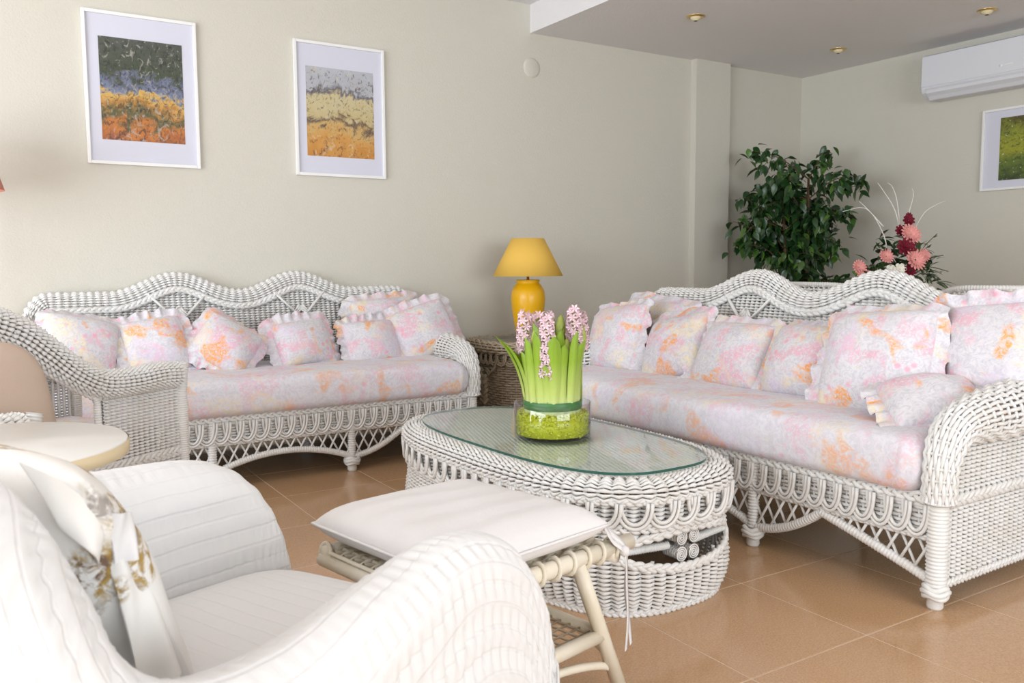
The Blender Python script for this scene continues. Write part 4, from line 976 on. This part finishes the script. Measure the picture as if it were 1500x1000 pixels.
# ------------------------------------------------------------------ dining corner behind the right sofa: table, flowers, two chairs
dt = tag(empty('dining_table', (4.39, 2.90, 0)), 'round cane table hidden behind the right sofa carrying the flower arrangement', 'table')
ob('table_top', [lathe([(.0001, .70), (.44, .70), (.45, .71), (.45, .725), (.44, .735), (.0001, .735)], 56)], M['lam'], dt)
for a in range(4): ob('leg', [wrapped([(.32 * math.cos(a * PI / 2 + .7), .32 * math.sin(a * PI / 2 + .7), 0), (.26 * math.cos(a * PI / 2 + .7), .26 * math.sin(a * PI / 2 + .7), .70)], .02, .015)], W, dt)
def dining_chair():
    r_ = empty('dining_chair')
    def Sb(u, v):
        h = .46 + v * .425 * (1 - .10 * (u / 1.15) ** 4); return np.stack([.27 * np.sin(u), .24 - .25 * np.cos(u) * -1 - .25 + .0 * v + .05 * v - .02, h], -1)
    ob('backrest', weave(Sb, -1.25, 1.25, 0, 1, 26, 24, .007, .006, .006), W, r_)
    pt = np.array([Sb(np.array(x), np.array(1.0)) for x in np.linspace(-1.25, 1.25, 40)]); ob('back_rim', [wrapped(pt, .014, .012)], W, r_)
    ob('seat', [lathe([(.0001, .43), (.25, .43), (.26, .445), (.25, .465), (.0001, .47)], 36)], W, r_, (0, .02, 0))
    for sx in (-.18, .18):
        for sy in (-.16, .2): ob('leg', [wrapped([(sx * 1.1, sy * 1.1, 0), (sx, sy, .44)], .016, .012)], W, r_)
    return r_
d1 = dining_chair(); d1.location = (3.97, 2.98, 0); d1.rotation_euler.z = PI / 2 + .1
tag(d1, 'wicker tub chair behind the right sofa, its rim showing between the two crests', 'chair', 'wicker tub chairs behind the sofa')
d2 = copy_tree(d1); d2.location = (3.97, 2.10, 0); d2.rotation_euler.z = PI / 2 + .5
tag(d2, 'wicker tub chair behind the right sofa, its rim showing near the right picture edge', 'chair', 'wicker tub chairs behind the sofa')
fa = tag(empty('flower_arrangement', (4.39, 2.90, .735)), 'pink and dark red flower arrangement with pale twigs behind the right sofa', 'flowers')
ob('bowl', [lathe([(.0001, 0), (.07, 0), (.12, .07), (.125, .12), (.115, .12), (.10, .07), (.0001, .05)], 36)], M['white_paint'], fa)
ob('foam', [lathe([(.0001, .05), (.1, .07), (.10, .14), (.06, .20), (.0001, .22)], 24)], M['leaf2'], fa)
def L3(sx, sd, z): v = rt * sx + fw * sd; return np.array([v.x, v.y, z])
def daisy(c, d, R, nP, mat, layers=2):
    d = np.asarray(d, float); d /= np.linalg.norm(d); ref = np.array([0, 0, 1.]) if abs(d[2]) < .9 else np.array([1., 0, 0]); x = unit(np.cross(d, ref)); y = np.cross(d, x); o = []
    for l in range(layers):
        R_l = R * (1 - .3 * l)
        for k in range(nP):
            a = 2 * PI * (k + .5 * l) / nP; e = np.cos(a) * x + np.sin(a) * y; f = np.cross(d, e); wv = R_l * 2.0 / nP
            pts = [c + e * R_l * t + d * R_l * (.15 + .25 * l) * t + s * f * wv * ww for t, ww in ((.1, .4), (.6, 1.1), (.92, .8), (1.0, .15)) for s in (-1, 1)]
            o.append((np.array(pts), np.array([(0, 1, 3, 2), (2, 3, 5, 4), (4, 5, 7, 6)])))
    return ob('flower', o, mat, fa)
tw = -fw
vdir = np.array([tw.x, tw.y, .25])
for sx, sd, z, R, m_ in ((.015, -.10, .415, .062, 'petal_pink'), (.022, -.15, .275, .064, 'petal_pink'), (-.115, -.10, .295, .045, 'petal_pink'), (-.24, -.05, .235, .045, 'petal_pink'), (.10, -.08, .30, .04, 'petal_pink'), (-.225, -.08, .19, .04, 'petal_pink')):
    daisy(L3(sx, sd, z), vdir + np.array([rng.uniform(-.3, .3), rng.uniform(-.3, .3), .1]), R, 16, M[m_])
for sx, sd, z, R in ((-.02, -.13, .345, .055), (.015, -.07, .49, .035), (-.03, -.08, .435, .035), (-.005, -.14, .215, .04), (.02, -.06, .515, .022)):
    for l in range(2): daisy(L3(sx, sd, z), vdir + np.array([0, 0, .5 * l]), R * (1 - .3 * l), 9, M['petal_red'], 3)
for sx, sd, z in ((-.10, -.13, .215), (-.055, -.14, .225), (-.08, -.12, .20)): daisy(L3(sx, sd, z), vdir, .035, 6, M['petal_white'], 2)
r4 = random.Random(3)
blm = [leaf_mesh('leaf', .10, .035), leaf_mesh('leaf', .075, .045), leaf_mesh('leaf', .055, .02)]
for l in blm: l.materials.append(M['leaf2'])
for k in range(220):
    a = r4.uniform(-PI, PI); q = r4.uniform(0, 1); rr = .20 * (1 - q) + .06; p = L3(rr * math.cos(a) * (1.0 if math.cos(a) > 0 else 1.05), rr * math.sin(a) * .6 - .02, .12 + .33 * q * r4.uniform(.5, 1))
    ob('leaf', blm[k % 3], None, fa, tuple(p), (r4.uniform(-.6, .9), r4.uniform(-.5, .5), r4.uniform(0, 2 * PI)))
for sx, z, n_ in ((.24, .30, 6), (.20, .42, 6), (.27, .21, 7), (.17, .36, 5)):
    p0, p1 = L3(.05, -.02, .2), L3(sx, -.02, z); ob('sprig', [tubes(smooth_path([p0, (p0 + p1) / 2 + (0, 0, .03), p1], 10), .0025, 5)], M['leaf2'], fa)
    for k in range(n_):
        q = .4 + .6 * k / n_; p = p0 + (p1 - p0) * q; ob('leaf', blm[2], None, fa, tuple(p), (r4.uniform(-.3, .6), 0, r4.uniform(0, 6.28)))
for pts in ([(-.06, .25), (-.10, .42), (-.20, .56), (-.33, .545)], [(-.10, .46), (-.19, .555), (-.24, .60)], [(.0, .4), (-.04, .55), (-.11, .66), (-.14, .70)], [(.0, .4), (-.03, .60), (-.06, .68), (-.085, .70)], [(.02, .4), (.035, .52), (.06, .63), (.05, .67)], [(.05, .4), (.12, .53), (.19, .58), (.24, .60)], [(.08, .3), (.13, .22), (.16, .12)], [(-.18, .10), (-.24, .16), (-.26, .10)]):
    ob('twig', [tubes(smooth_path([L3(x, -.02, z) for x, z in pts], 16), np.linspace(.004, .0016, 16), 5)], M['twig'], fa)
